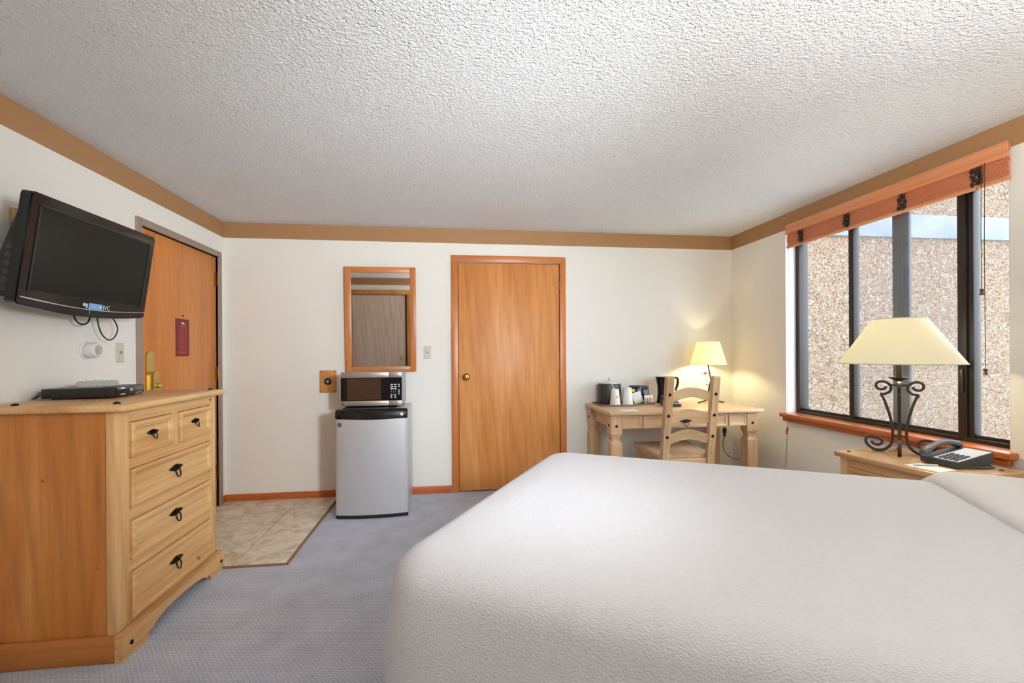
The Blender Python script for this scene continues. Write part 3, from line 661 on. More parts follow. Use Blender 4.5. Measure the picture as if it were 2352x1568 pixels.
mb.lathe([(.009, 0), (.009, .0006)], 12, M=Matrix.Translation((.0015, .056, -.186)) @ Matrix.Rotation(R(90), 4, 'Y')); mb.build('sticker_print', M_bluep, st, world=False)
mb = MB(); mb.lathe([(.008, 0), (.008, .0006)], 12, M=Matrix.Translation((.0008, -.045, -.182)) @ Matrix.Rotation(R(90), 4, 'Y')); mb.prism(rrect(-.035, -.024, -.196, -.176, .003), 0, .0008, mpt); mb.build('mark', M_silverp, tv, world=False)
mb = MB(); mb.box(-.125, -.112, -.11, .11, -.10, .10, .003); mb.box(-.195, -.125, -.030, .030, -.03, .03); mb.build('wall_bracket', M_black, tv, world=False)
def tvl(x_, y_, z_): return tv.matrix_basis.inverted() @ Vector((x_, y_, z_))
bpy.context.view_layer.update()
mb = MB(); pts = [(2.640, 1.44), (2.650, 1.385), (2.669, 1.343), (2.699, 1.317), (2.730, 1.306), (2.765, 1.321), (2.795, 1.362), (2.782, 1.40), (2.74, 1.44)]
mb.tube([tvl(-1.80, a, b) for a, b in smooth_path(pts, 2)], .0032, 8); mb.tube([tvl(-1.80, a, b) for a, b in smooth_path([(2.49, 1.43), (2.510, 1.390), (2.55, 1.378), (2.585, 1.392), (2.60, 1.43)], 2)], .004, 8)
tag(mb.build('cable', M_cord, tv, world=False), 'black cable looping below the set')
mb = MB(); mb.box(XL, XL+.022, 2.255, 2.300, 1.798, 1.864, .003); o = mb.build('cable_box', mat('tan_plastic', (196, 164, 116), .5), org=(XL, 2.278, 1.83)); tag(o, 'small tan box on the wall beside the television edge', 'cable box')

# ------------------------------------------------------------------ small things on the left wall
sn = thing('wall_sensor', 'white round alarm sensor on the wall below the television', 'sensor', (XL, 2.672, 1.255))
Mx = Matrix.Translation((XL, 2.672, 1.255)) @ Matrix.Rotation(R(90), 4, 'Y')
MB().lathe([(.046, 0), (.046, .006), (.043, .010), (.034, .012), (.034, .018), (.040, .022)], 28, M=Mx).build('mounting_base', M_white, sn)
MB().lathe([(.040, .018), (.039, .046), (.034, .056), (.026, .060)], 28, M=Mx).build('housing', M_white, sn)
MB().lathe([(.026, .059), (.024, .063), (.014, .062), (.013, .066), (.004, .067)], 24, M=Mx).build('lens', mat('clear_grey_lens', (178, 178, 180), .3), sn)
def switch(name, label, c, mp0, w=.069, h=.112):
    s_ = thing(name, label, 'light switch', c, group=None)
    MB().rings(-w/2, w/2, -h/2, h/2, [(0, .003), (.004, .006)], mp0).build('plate', M_ivory, s_, world=False, smooth=0)
    mb = MB(); mb.prism([(-.005, -.011), (.005, -.011), (.005, .011), (-.005, .011)], .006, .0075, mp0); mb.prism([(-.0035, -.004), (.0035, -.004), (.003, .009), (-.003, .009)], .0075, .017, mp0); mb.build('toggle', mat('worn_ivory'+name, (168, 162, 140), .5), s_, world=False)
    return s_
switch('light_switch', 'ivory light switch beside the entry door frame', (XL, 2.918, 1.243), lambda a, b, h: (h, a, b))
switch('light_switch', 'ivory light switch between the mirror and the closet door', (-.207, YB, 1.238), lambda a, b, h: (a, -h, b), .064, .110)

nc = thing('notice_card', 'dark red printed notice card fixed to the entry door', 'notice', (XL-.010, 3.565, 1.350))
mpn = lambda a, b, h: (h, a, b)
MB().prism([(-.084, -.132), (.084, -.132), (.084, .132), (-.084, .132)], 0, .0012, mpn).build('card', M_redd, nc, world=False, smooth=0)
MB().prism([(-.066, -.118), (.066, -.118), (.066, .116), (-.066, .116)], .0012, .0016, mpn).build('red_panel', M_red, nc, world=False, smooth=0)
mb = MB(); mb.prism([(-.012, .096), (.024, .093), (.024, .102), (.012, .104), (.006, .108), (-.012, .107)], .0016, .0020, mpn); mb.build('heading_mark', M_white, nc, world=False, smooth=0)
mb = MB(); mb.prism([(-.042, .078), (.042, .074), (.042, .081), (-.042, .085)], .0016, .0020, mpn); mb.build('title_line', M_redl, nc, world=False, smooth=0); mb = MB(); mb.prism([(-.042, -.108), (.042, -.108), (.042, -.101), (-.042, -.101)], .0016, .002, mpn); mb.build('title_line', M_redl, nc, world=False, smooth=0)
mb = MB()
for k in range(16):
    zz = .055-k*.0095
    if k % 3 == 2: mb.prism([(-.012, zz), (.012, zz), (.012, zz+.004), (-.012, zz+.004)], .0016, .0019, mpn)
    else: w_ = .050+.008*((k*7) % 3-1); mb.prism([(-w_, zz), (w_, zz), (w_, zz+.0035), (-w_, zz+.0035)], .0016, .0019, mpn)
tag(mb.build('text_lines', M_pink, nc, world=False, smooth=0), 'fine centred lines of print')
MB().prism([(.080, -.136), (.090, -.136), (.090, -.128), (.080, -.128)], .0, .0016, mpn).build('tape_corner', M_white, nc, world=False, smooth=0)

# ------------------------------------------------------------------ mirror, wall plate
mi = thing('wall_mirror', 'tall mirror in an orange wooden frame leaning above the microwave', 'mirror', (-.600, YB-.004, 1.073))
mi.rotation_euler = (R(1.7), 0, 0)
mw, mh = .2965, .900
mpm = lambda a, b, h: (a, -h, b)
for a0, a1, nm in ((-mw, -mw+.048, 'frame_stile'), (mw-.048, mw, 'frame_stile')): MB().box(a0, a1, -.026, 0, 0, mh, .003).build(nm, M_trimz, mi, world=False)
for b0, b1 in ((0, .046), (mh-.048, mh)): MB().box(-mw+.048, mw-.048, -.025, 0, b0, b1, .003).build('frame_rail', M_trimx, mi, world=False)
MB().box(-mw+.047, mw-.047, -.012, -.006, .045, mh-.047).build('mirror_glass', M_mirror, mi, world=False, smooth=0)
wp = thing('wall_plate', 'small square-cornered wooden wall plate with round black dial', 'wall plate', (-1.044, YB, .995))
MB().box(-.067, .067, -.016, 0, -.095, .095, .003).build('plate', M_plate, wp, world=False)
Mx = Matrix.Translation((0, -.016, 0)) @ Matrix.Rotation(R(90), 4, 'X')
mb = MB(); mb.lathe([(.030, 0), (.030, .004), (.024, .008), (.022, .004), (.014, .004)], 24, M=Mx); mb.build('dial', M_black, wp, world=False)
MB().lathe([(.013, .003), (.013, .014), (.010, .016)], 18, M=Mx).build('dial_centre', M_grey, wp, world=False)
for sx_ in (-.054, .054):
    for sz_ in (-.082, .082): MB().lathe([(.004, 0), (.003, .002)], 8, M=Matrix.Translation((sx_, -.016, sz_)) @ Matrix.Rotation(R(90), 4, 'X')).build('screw', M_iron, wp, world=False)

# ------------------------------------------------------------------ refrigerator and microwave
fr_ = thing('refrigerator', 'small silver refrigerator with black top trim below the mirror', 'refrigerator', (-.595, 3.84, 0))
FXa, FXb, FY = -.857, -.333, 3.598
MB().box(FXa+.006, FXb-.006, FY+.050, 4.100, .018, .806, .006).build('cabinet', M_steel, fr_)
MB().box(FXa+.03, FXb-.09, FY+.055, 4.0, .8062, .812, .002).build('top_mat', M_black, fr_)
def bow(x, dep=.026): u = (x-FXa)/(FXb-FXa)*2-1; return FY-.0 - dep*(1-u*u)
nb2 = 20
front = [(FXa+(FXb-FXa)*i/nb2, bow(FXa+(FXb-FXa)*i/nb2)) for i in range(nb2+1)]
poly = [(FXb, FY+.040), (FXa, FY+.040), (FXa, FY+.006)] + [(FXa+.008, FY-.0005)] + front[1:-1] + [(FXb-.008, FY-.0005), (FXb, FY+.006)]
mb = MB(); mb.prism(poly, .030, .742, onZ(0)); mb.build('door', M_steel, fr_)
poly2 = [(FXb+.002, FY+.044), (FXa-.002, FY+.044), (FXa-.002, FY+.004)] + [(x_, y_-.004) for x_, y_ in front[1:-1]] + [(FXb+.002, FY+.004)]
mb = MB(); vs_ = []; n_ = len(poly2)
for z, ins in ((.0, 0), (.046, 0), (.058, .008), (.066, .022)):
    for x_, y_ in poly2:
        cxm = (FXa+FXb)/2; u = (x_-cxm)/((FXb-FXa)/2)
        zz = .748+z if z else .748-.010*(1-u*u)*(1 if y_ < FY+.02 else 0)
        vs_.append((x_-ins*u*.3, y_+ins if y_ < FY+.02 else y_, zz))
mb.add(vs_, [tuple(range(n_))[::-1]]+[tuple(3*n_+i for i in range(n_))]+[(k*n_+i, k*n_+(i+1) % n_, (k+1)*n_+(i+1) % n_, (k+1)*n_+i) for k in range(3) for i in range(n_)]); mb.build('handle_trim', M_blackg, fr_)
mb = MB(); mb.prism([(x_, y_+.006) for x_, y_ in poly], .004, .028, onZ(0)); mb.build('kick_plate', M_black, fr_)
lx, lz = FXa+.033, .702
mb = MB(); mb.box(lx-.013, lx+.013, bow(lx)-.0025, bow(lx)+.004, lz-.013, lz+.013, .002, 1); lg = mb.build('badge', M_black, fr_)
mb = MB(); mb.box(lx-.009, lx+.009, bow(lx)-.0032, bow(lx)-.0026, lz-.001, lz+.001); mb.box(lx-.001, lx+.001, bow(lx)-.0032, bow(lx)-.0026, lz-.009, lz+.009); mb.build('badge_cross', M_silverp, lg)
for a in (FXa+.05, FXb-.05):
    for b in (FY+.08, 4.05): MB().lathe([(.018, 0), (.018, .02)], 12, (a, b, 0)).build('foot', M_black, fr_)

mw_ = thing('microwave', 'compact steel-fronted microwave standing on the refrigerator', 'microwave', (-.616, 3.89, .8145))
ma, mb0, mz0, mz1, my = -.846, -.386, .824, 1.086, 3.735
MB().box(ma+.004, mb0, my+.012, 4.075, mz0, mz1-.002, .005).build('case', mat('silver_case', (168, 168, 170), .4, .5), mw_)
for a in (ma+.04, mb0-.04):
    for b in (my+.05, 4.03): MB().lathe([(.012, 0), (.012, .0105)], 10, (a, b, .8145)).build('foot', M_black, mw_)
mpw = onY(my)
DX = -.482
mb = MB(); mb.box(ma, DX-.001, my-.008, my+.012, mz1-.044, mz1, .004); mb.build('door_trim', M_steelw, mw_); mb = MB(); mb.box(ma, DX-.001, my-.008, my+.012, mz0, mz0+.040, .004); mb.build('door_trim', M_steelw, mw_)
MB().box(ma, DX-.001, my-.006, my+.011, mz0+.040, mz1-.044).build('door', M_blackg, mw_)
MB().box(ma+.048, DX-.062, my-.0075, my-.0062, mz0+.048, mz1-.050).build('door_window', M_ovenwin, mw_)
mb = MB(); mb.box(DX, mb0, my-.008, my+.012, mz1-.044, mz1, .004); mb.build('control_trim', M_steelw, mw_); MB().box(DX, mb0, my-.008, my+.012, mz0, mz0+.040, .004).build('control_trim', M_steelw, mw_)
cp2 = MB().box(DX, mb0, my-.006, my+.011, mz0+.040, mz1-.044).build('control_panel', M_blackg, mw_)
k0 = None
def key(x, z, w, h):
    mb = MB(); mb.box(x-w/2, x+w/2, my-.0075, my-.0055, z-h/2, z+h/2); mb.build('key', M_silverp, cp2, smooth=0)
for r_ in range(3):
    for c_ in range(2): key(DX+.020+c_*.026, .988-r_*.016, .020, .008)
for r_ in range(2):
    for c_ in range(2): key(DX+.016+c_*.030, .904-r_*.016, .015, .009)
for r_ in range(4):
    for c_ in range(3): key(DX+.016+c_*.016, .945-r_*.012, .004, .004)
for zz in (.988, .972, .945, .930, .915): key(mb0-.022, zz, .014, .008)
mb = MB(); mb.lathe([(.008, 0), (.008, .001)], 16, M=Matrix.Translation((ma+.017, my-.008, mz0+.020)) @ Matrix.Rotation(R(90), 4, 'X')); mb.build('badge', M_dgrey, mw_)

# ------------------------------------------------------------------ desk
dk = thing('writing_desk', 'pale pine writing desk with turned legs under the twig lamp', 'desk', (1.862, 3.81, 0))
DZ = .765
MB().box(1.212, 2.512, 3.474, YB-.006, DZ-.030, DZ, .008, 3).build('desk_top', M_dkx, dk)
def sq_leg(mb, x, y, s, z1):
    prof = [(s*.90, 0), (s*.92, .08), (s, .44), (s, .505), (s*.985, .512), (s*.72, .535), (s*.70, .548), (s*.76, .562), (s*.94, .580), (s, .586), (s, z1)]
    mb.lathe([(r*math.sqrt(2), z) for r, z in prof], 4, (x, y, 0), ph=R(45))
for x_, y_ in ((1.276, 3.546), (2.424, 3.546), (1.276, 4.085), (2.424, 4.085)):
    mb = MB(); sq_leg(mb, x_, y_, .046, DZ-.030); lg = mb.build('leg', M_dkz, dk, smooth=12)
    if y_ < 3.6:
        mb = MB(); mb.lathe([(.011, 0), (.010, .004), (.005, .007)], 12, M=Matrix.Translation((x_, 3.500, .650)) @ Matrix.Rotation(R(90), 4, 'X')); mb.build('stud', M_iron, lg)
    if x_ < 2:
        mb = MB(); mb.lathe([(.011, 0), (.010, .004), (.005, .007)], 12, M=Matrix.Translation((x_-.046, y_, .652)) @ Matrix.Rotation(R(-90), 4, 'Y')); mb.build('stud', M_iron, lg)
mpk = onY(3.513); RG = [(0, .006), (.003, .009), (.014, .009), (.020, .004), (.026, .002)]
MB().box(1.322, 2.378, 3.514, 3.536, .627, DZ-.030).build('front_apron', M_dkx, dk)
MB().rings(1.325, 1.482, .628, .733, RG, mpk).build('apron_panel', M_dkx, dk, smooth=20)
MB().rings(2.222, 2.376, .628, .733, RG, mpk).build('apron_panel', M_dkx, dk, smooth=20)
dw = MB().rings(1.498, 2.208, .626, .733, RG, mpk).build('drawer', M_dkx, dk, smooth=20)
mb = MB(); ring_pull(mb, 1.853, .678, 1.05, onY(3.509)); mb.build('ring_pull', M_bronze, dw)
for xx in (1.262, 2.416): MB().box(xx, xx+.022, 3.592, 4.040, .627, DZ-.030, .002).build('side_apron', M_dky, dk)
MB().box(1.322, 2.378, 4.085, 4.105, .627, DZ-.030, .002).build('back_apron', M_dkx, dk)
for x_, y_ in ((1.262, 3.512), (1.262, 4.10), (2.46, 3.512), (2.46, 4.10)):
    mb = MB(); mb.lathe([(.009, -.004), (.009, .0004)], 12, (x_, y_, DZ)); mb.build('stud', M_iron, dk)

# ------------------------------------------------------------------ chair
ch = thing('desk_chair', 'pale pine ladder-back chair pushed under the writing desk', 'chair', (1.765, 3.52, 0))
def lean(z): return 3.285 if z < .44 else 3.285-.090*((z-.44)/.61)
for xx in (1.566, 1.922):
    mb = MB(); vs_ = []; s_ = .026
    zs = [0, .22, .44, .60, .80, .98, 1.040, 1.052]
    for k, z in enumerate(zs):
        e = .7 if z > 1.05 else 1.0
        y_ = lean(z)+(.012*(1-z/.44) if z < .44 else 0)
        for dx, dy in ((-1, -1), (1, -1), (1, 1), (-1, 1)): vs_.append((xx+dx*s_*e, y_+dy*s_*.9*e, z))
    n_ = len(zs); mb.add(vs_, [(3, 2, 1, 0), tuple((n_-1)*4+i for i in range(4))]+[(k*4+i, k*4+(i+1) % 4, (k+1)*4+(i+1) % 4, (k+1)*4+i) for k in range(n_-1) for i in range(4)])
    po = mb.build('back_post', M_dkz, ch, smooth=15)
    for z in (.919, .762, .602):
        mb = MB(); mb.lathe([(.012, 0), (.011, .004), (.006, .008)], 12, M=Matrix.Translation((xx, lean(z)-s_*.9, z)) @ Matrix.Rotation(R(90+8), 4, 'X')); mb.build('stud', M_iron, po)
for zc in (.916, .754, .599):
    mb = MB(); n_ = 14; vs_ = []
    for i in range(n_+1):
        u = i/n_; x_ = 1.590+(1.898-1.590)*u; arch = .034*math.sin(math.pi*u)**1.4; bowy = -.012*math.sin(math.pi*u)
        for dz in (-.036, .036):
            z = zc+dz+arch-.018
            for dy in (-.010, .010): vs_.append((x_, lean(z)+dy-bowy, z))
    fs = [(0, 1, 3, 2), tuple(n_*4+i for i in (2, 3, 1, 0))]
    for i in range(n_):
        a = i*4; b = a+4; fs += [(a, b, b+1, a+1), (a+2, a+3, b+3, b+2), (a, a+2, b+2, b), (a+1, b+1, b+3, a+3)]
    mb.add(vs_, fs); mb.build('back_slat', M_dkx, ch)
seat = [(1.602, 3.262), (1.886, 3.262), (1.93, 3.318), (2.012, 3.812), (1.545, 3.812), (1.560, 3.318)]
seat = [(1.596, 3.300), (1.892, 3.300), (1.893, 3.315), (1.952, 3.315), (2.030, 3.825), (1.545, 3.825), (1.536, 3.315), (1.595, 3.315)]
mb = MB(); mb.prism(seat, .434, .460, onZ(0)); mb.build('seat', M_dky, ch)
for x_, y_ in ((1.585, 3.785), (1.985, 3.785)): mb = MB(); mb.box(x_-.024, x_+.024, y_-.024, y_+.024, 0, .434, .003); mb.build('front_leg', M_dkz, ch)
for a, b, c_, d_ in ((1.594, 1.894, 3.276, 3.294), (1.609, 1.961, 3.776, 3.794)): MB().box(a, b, c_, d_, .372, .433, .002).build('seat_rail', M_dkx, ch)
for x_, x2 in ((1.566, 1.585), (1.922, 1.985)):
    mb = MB(); mb.tube([(x_, 3.309, .402), (x2, 3.761, .402)], 0, 4, sq=(.009, .030, (0, 0, 1))); mb.build('seat_rail', M_dky, ch)
    mb = MB(); mb.tube([(x_, 3.309, .18), (x2, 3.761, .18)], 0, 4, sq=(.011, .014, (0, 0, 1))); mb.build('stretcher', M_dky, ch)

# ------------------------------------------------------------------ things on the desk
tr = thing('serving_tray', 'brown tray holding ice bucket and cups on the desk', 'tray', (1.52, 3.98, DZ))
tp = [(1.278, 3.834), (1.540, 3.834), (1.800, 3.955), (1.800, 4.120), (1.278, 4.120)]
mb = MB(); mb.prism(tp, DZ+.001, DZ+.006, onZ(0)); mb.build('tray_base', M_tray, tr)
mb = MB(); mb.tube([(a, b, DZ+.008) for a, b in tp], 0, 4, closed=True, sq=(.003, .006, (0, 0, 1))); mb.build('tray_rim', M_tray, tr)
TZ = DZ+.006
ib = thing('ice_bucket', 'charcoal ice bucket with silver lid on the desk tray', 'ice bucket', (1.408, 4.043, TZ))
MB().lathe([(.094, 0), (.100, .006), (.104, .05), (.104, .165), (.100, .176), (.092, .180)], 32, (1.408, 4.043, TZ)).build('bucket', mat('charcoal_vinyl', (44, 45, 48), .38), ib)
MB().lathe([(.088, .180), (.086, .186), (.060, .198), (.020, .203), (.006, .204)], 32, (1.408, 4.043, TZ)).build('lid', mat('frosted_lid', (216, 218, 222), .3, .2), ib)
mb = MB(); mb.lathe([(.004, .203), (.004, .213)], 10, (1.408, 4.043, TZ)); mb.sphere((1.408, 4.043, TZ+.221), .011, 14); mb.build('lid_knob', M_chrome, ib)
for lab, cx_, cy_, hgt, logo in (('white paper cup with brown leaf print upside down on tray', 1.405, 3.886, .140, 1), ('plain white paper cup upside down beside the printed cup', 1.525, 3.902, .150, 0)):
    cu_ = thing('paper_cup', lab, 'cup', (cx_, cy_, TZ), group='paper cups on the tray')
    MB().lathe([(.0455, 0), (.0465, .003), (.0455, .006), (.044, .022), (.0435, .022), (.0315, hgt-.001), (.031, hgt), (.028, hgt), (.028, hgt-.004)], 28, (cx_, cy_, TZ)).build('cup', M_cup, cu_)
    if logo:
        def mpc(a, b, h): r = .0455-(.0455-.0315)*(b/hgt)+.0006; an = -math.pi/2+.10+a/r; return (cx_+r*math.cos(an), cy_+r*math.sin(an), TZ+b)
        lf = [(-.014, .062), (-.010, .078), (.0, .088), (.012, .092), (.012, .084), (.006, .072), (-.004, .064)]
        mb = MB(); mb.add([mpc(a, b, 0) for a, b in lf], [tuple(range(len(lf)))]); mb.build('leaf_print', M_brown, cu_, fix=False)
mb = MB(); mb.strap([(1.392, 3.932, TZ+.190), (1.464, 3.915, TZ+.002)], .0035, .0012, (0, 1, 0)); tag(mb.build('stir_stick', M_white, org=(1.46, 3.915, TZ)), 'white stirring stick leaning between bucket and cups', 'stir stick')
def pouch(mb, w, h, t, M, n=6):
    vs_ = []; fs = []
    for s_ in (1, -1):
        for i in range(n+1):
            for j in range(n+1):
                u, v_ = i/n*2-1, j/n*2-1; vs_.append((u*w/2, s_*t/2*(1-u**4)*(1-v_**4)+.0004*s_, (v_+1)*h/2))
    q = (n+1)**2
    for i in range(n):
        for j in range(n):
            a = i*(n+1)+j; fs.append((a, a+1, a+n+2, a+n+1)); fs.append((q+a+n+1, q+a+n+2, q+a+1, q+a))
    e = [i*(n+1) for i in range(n+1)]+[n*(n+1)+j for j in range(1, n+1)]+[i*(n+1)+n for i in range(n-1, -1, -1)]+[j for j in range(n-1, 0, -1)]
    for k in range(len(e)): a, b = e[k], e[(k+1) % len(e)]; fs.append((a, b, q+b, q+a))
    mb.add(vs_, fs, M)
def packet(name, label, cat, loc, w, h, t, rot, m, prints=(), group=None):
    o = thing(name, label, cat, loc, group=group); o.rotation_euler = rot
    mb = MB(); pouch(mb, w, h, t, Matrix.Identity(4)); mb.build('packet', m, o, world=False, smooth=50)
    for pm, a0, a1, b0, b1 in prints:
        mb = MB(); mb.rings(a0, a1, b0, b1, [(0, .0015)], lambda a, b, h_: (a, -t/2-.0003-h_, b)); mb.build('print', pm, o, world=False, smooth=0)
    return o
packet('coffee_pouch', 'black coffee pouch with yellow print standing behind white packet', 'pouch', (1.647, 4.010, TZ), .120, .160, .026, (R(-6), 0, 0), M_blackg, ((M_yellow, -.050, -.014, .100, .128), (M_violet, .012, .046, .078, .118), (M_dgrey, -.055, .055, .143, .152)), 'coffee pouches on the desk')
packet('coffee_pouch', 'narrow black coffee pouch with violet stripes beside sugar packets', 'pouch', (1.728, 4.022, TZ), .066, .154, .022, (R(-6), R(5), R(-8)), M_blackg, ((M_violet, -.006, .006, .050, .120), (M_white, .012, .018, .045, .110), (M_dgrey, -.026, .026, .130, .146)), 'coffee pouches on the desk')
packet('tea_packet', 'white paper packet with green strip leaning on coffee pouch', 'packet', (1.655, 3.962, TZ+.006), .088, .100, .010, (R(-16), R(-14), 0), M_paper, ((M_green, -.040, .040, .006, .022),))
packet('sugar_packet', 'pink-striped white sugar packet standing on tray', 'packet', (1.718, 3.945, TZ), .048, .074, .020, (R(-5), 0, R(6)), M_paper, ((M_magenta, -.016, -.008, .01, .05), (M_pink, .002, .012, .006, .052)), 'sugar packets on the tray')
packet('sugar_packet', 'pale green-printed white sugar packet next to chair post', 'packet', (1.764, 3.966, TZ), .044, .074, .020, (R(-5), 0, R(-4)), M_paper, ((M_green, -.012, .012, .03, .05),), 'sugar packets on the tray')
cm = thing('coffee_maker', 'glossy black coffee maker standing behind the chair post', 'coffee maker', (1.930, 4.030, DZ))
MB().lathe([(.078, 0), (.080, .006), (.074, .03), (.068, .09), (.070, .15), (.080, .215), (.088, .236), (.086, .240)], 28, (1.930, 4.030, DZ), sy=.85).build('body', M_blackg, cm)
mb = MB(); mb.tube([(2.012, 4.00, DZ+.232), (2.032, 3.99, DZ+.225), (2.034, 3.99, DZ+.185), (2.020, 3.99, DZ+.140), (2.008, 3.99, DZ+.118), (2.026, 3.99, DZ+.114)], [.010, .012, .012, .010, .007, .006], 8); mb.build('handle', M_black, cm)
mb = MB()
for rr, zz in ((.022, .115), (.015, .115)): mb.tube([(1.915+rr*.8*math.sin(q*math.pi/8), 4.030-.0605-.0, DZ+zz+rr*math.cos(q*math.pi/8)) for q in range(16)], .0018, 5, closed=True)
mb.box(1.905, 1.925, 3.967, 3.971, DZ+.142, DZ+.150); mb.box(1.90, 1.93, 3.966, 3.970, DZ+.086, DZ+.091); tag(mb.build('crest', M_grey, cm), 'grey crest-like mark on the front')
mb = MB(); mb.box(1.335, 1.470, 3.500, 3.620, DZ+.0005, DZ+.0015); tag(mb.build('paper_sheet', M_paper, org=(1.40, 3.56, DZ), smooth=0), 'white paper sheet lying flat at the desk front', 'paper')

def telephone(label, loc, rz, s=1.0):
    """desk telephone; the user sits at -x, the handset lies along the +y side"""
    p = thing('telephone', label, 'telephone', loc, rz, group='desk telephones'); 
    side = [(-.100, .004), (.060, .004), (.092, .018), (.104, .050), (.104, .068), (-.100, .030)]
    MB().prism([(a*s, b*s) for a, b in side], -.085*s, .085*s, lambda a, b, h: (a, h, b)).build('base', M_dgrey, p, world=False)
    fz = lambda a: .030+(a+.100)*(.038/.204)
    mb = MB(); vs_ = [(-.094*s, -.081*s, fz(-.094)*s+.0006), (.100*s, -.081*s, fz(.100)*s+.0006), (.100*s, .030*s, fz(.100)*s+.0006), (-.094*s, .030*s, fz(-.094)*s+.0006)]
    mb.add(vs_+[(a, b, c_+.002) for a, b, c_ in vs_], [(0, 1, 2, 3), (7, 6, 5, 4), (0, 4, 5, 1), (1, 5, 6, 2), (2, 6, 7, 3), (3, 7, 4, 0)]); fp = mb.build('face_plate', M_silverp, p, world=False)
    kme = None
    for i in range(4):
        for j in range(4):
            a, b = (-.080+i*.022)*s, (-.062+j*.022)*s
            if kme is None: o = MB().box(-.007*s, .007*s, -.007*s, .007*s, 0, .005*s, .001, 1).build('key', M_dgrey, fp, world=False); kme = o.data
            else: o = bpy.data.objects.new('key', kme); COL.objects.link(o); o.parent = fp
            o.location = (a, b, fz(a/s)*s+.0022); o.rotation_euler = (0, -math.atan(.186), 0)
    pts = []; rad = []
    for i in range(15):
        u = i/14; a = -.118+u*.226; z = .050+.030*u+.030*math.sin(math.pi*u)**1.0
        pts.append((a*s, .060*s, z*s)); e = abs(u-.5)*2; rad.append((.014+.010*e**2.2)*s*(.55 if i in (0, 14) else 1))
    mb = MB(); P_ = []
    n_ = 10
    for (a, b, z), r in zip(pts, rad):
        P_.append([(a, b+1.25*r*math.cos(q*2*math.pi/n_), z+.85*r*math.sin(q*2*math.pi/n_)) for q in range(n_)])
    mb.add([v for r in P_ for v in r], [tuple(range(n_))[::-1], tuple(14*n_+q for q in range(n_))]+[(k*n_+q, k*n_+(q+1) % n_, (k+1)*n_+(q+1) % n_, (k+1)*n_+q) for k in range(14) for q in range(n_)])
    mb.build('handset', mat('slate_plastic%d' % int(s*100+rz*10), (74, 78, 84), .42), p, world=False)
    cr = []
    for q in range(21):
        u = q/20
        cr.append((-.105*s+.0*s, .05*s, .006) if q == 0 else ((-.112+.19*u-.02*math.sin(math.pi*u))*s, (.050-.155*math.sin(math.pi*min(1, u*1.25)/2)-.0)*s, .0055*s))
    mb = MB(); mb.tube(cr+[(.085*s, -.070*s, .008*s)], .0048*s, 8); tag(mb.build('coiled_cord', M_dgrey, p, world=False), 'dark cord curling round the base')
    return p
telephone('grey and silver telephone on the desk behind the chair', (1.868, 3.800, DZ), R(80), .80)

dl_ = thing('table_lamp', 'twig-stemmed table lamp with cream shade on the desk', 'lamp', (2.318, 3.972, DZ), group='table lamps')
LX, LY = 2.318, 3.972
mb = MB(); r0, r1, z0_, z1_ = .157, .098, 1.112, 1.320; n_ = 40
mb.lathe([(r0, z0_), (r1, z1_), (r1-.0015, z1_), (r0-.0015, z0_), (r0, z0_)], n_, (LX, LY, 0), cap=False); mb.build('lamp_shade', M_shade, dl_)
stem = [(LX-.004, LY, 1.20), (LX-.002, LY, 1.10), (LX+.014, LY, 1.03), (LX+.024, LY, .97), (LX+.006, LY, .90), (LX-.006, LY, .84), (LX+.002, LY, .80), (LX, LY, .785)]
mb = MB(); mb.tube(stem, [.005, .006, .006, .006, .007, .007, .008, .008], 8)
for an, l_ in ((200, .13), (335, .13), (80, .10), (260, .09)):
    c_, s_ = math.cos(R(an)), math.sin(R(an))
    mb.tube([(LX, LY, .80), (LX+c_*l_*.5, LY+s_*l_*.5, .782), (LX+c_*l_, LY+s_*l_, DZ+.0080)], [.008, .006, .007], 8)
mb.tube([(LX+.016, LY, 1.03), (LX-.012, LY-.006, 1.040), (LX-.028, LY-.006, 1.034)], .003, 6); mb.tube([(LX+.004, LY, .925), (LX-.016, LY-.008, .932), (LX-.030, LY-.008, .928)], .003, 6)
mb.build('twig_stem', M_bronze, dl_)
mb = MB(); lf = [(LX-.055, LY-.008, 1.032), (LX-.042, LY-.012, 1.046), (LX-.026, LY-.010, 1.046), (LX-.016, LY-.008, 1.034), (LX-.028, LY-.010, 1.022), (LX-.044, LY-.012, 1.020)]
mb.add(lf+[(a, b+.002, c_) for a, b, c_ in lf], [tuple(range(6)), tuple(range(6, 12))[::-1]]+[(i, (i+1) % 6, 6+(i+1) % 6, 6+i) for i in range(6)]); mb.build('leaf', mat('copper_leaf', (156, 104, 62), .4, .4), dl_)
MB().sphere((LX, LY, 1.225), .024, 12).build('bulb', M_bulb, dl_)
def lamp_light(name, loc, watts, col, rad=.03):
    l = bpy.data.lights.new(name, 'POINT'); l.energy = watts; l.color = col; l.shadow_soft_size = rad
    o = bpy.data.objects.new(name, l); COL.objects.link(o); o.location = loc; return o
lamp_light('desk_lamp_light', (LX, LY, 1.18), DESK_W, (1.0, .82, .46))
pc = thing('power_cord', 'black plug and lamp cord hanging under the desk', 'cord', (2.46, 3.95, .54))
mb = MB(); mb.tube([(2.46, 3.97, .764-.04), (2.462, 3.955, .62), (2.458, 3.95, .52)], .003, 6); mb.tube([(2.458, 3.95, .466), (2.441, 3.95, .388), (2.453, 3.95, .324), (2.500, 3.95, .279), (2.56, 3.95, .245), (2.64, 3.95, .250)], .003, 6); mb.tube([(2.64, 3.95, .25), (2.655, 3.93, .15), (2.655, 3.90, .004)], .003, 6); mb.build('cord', M_cord, pc)
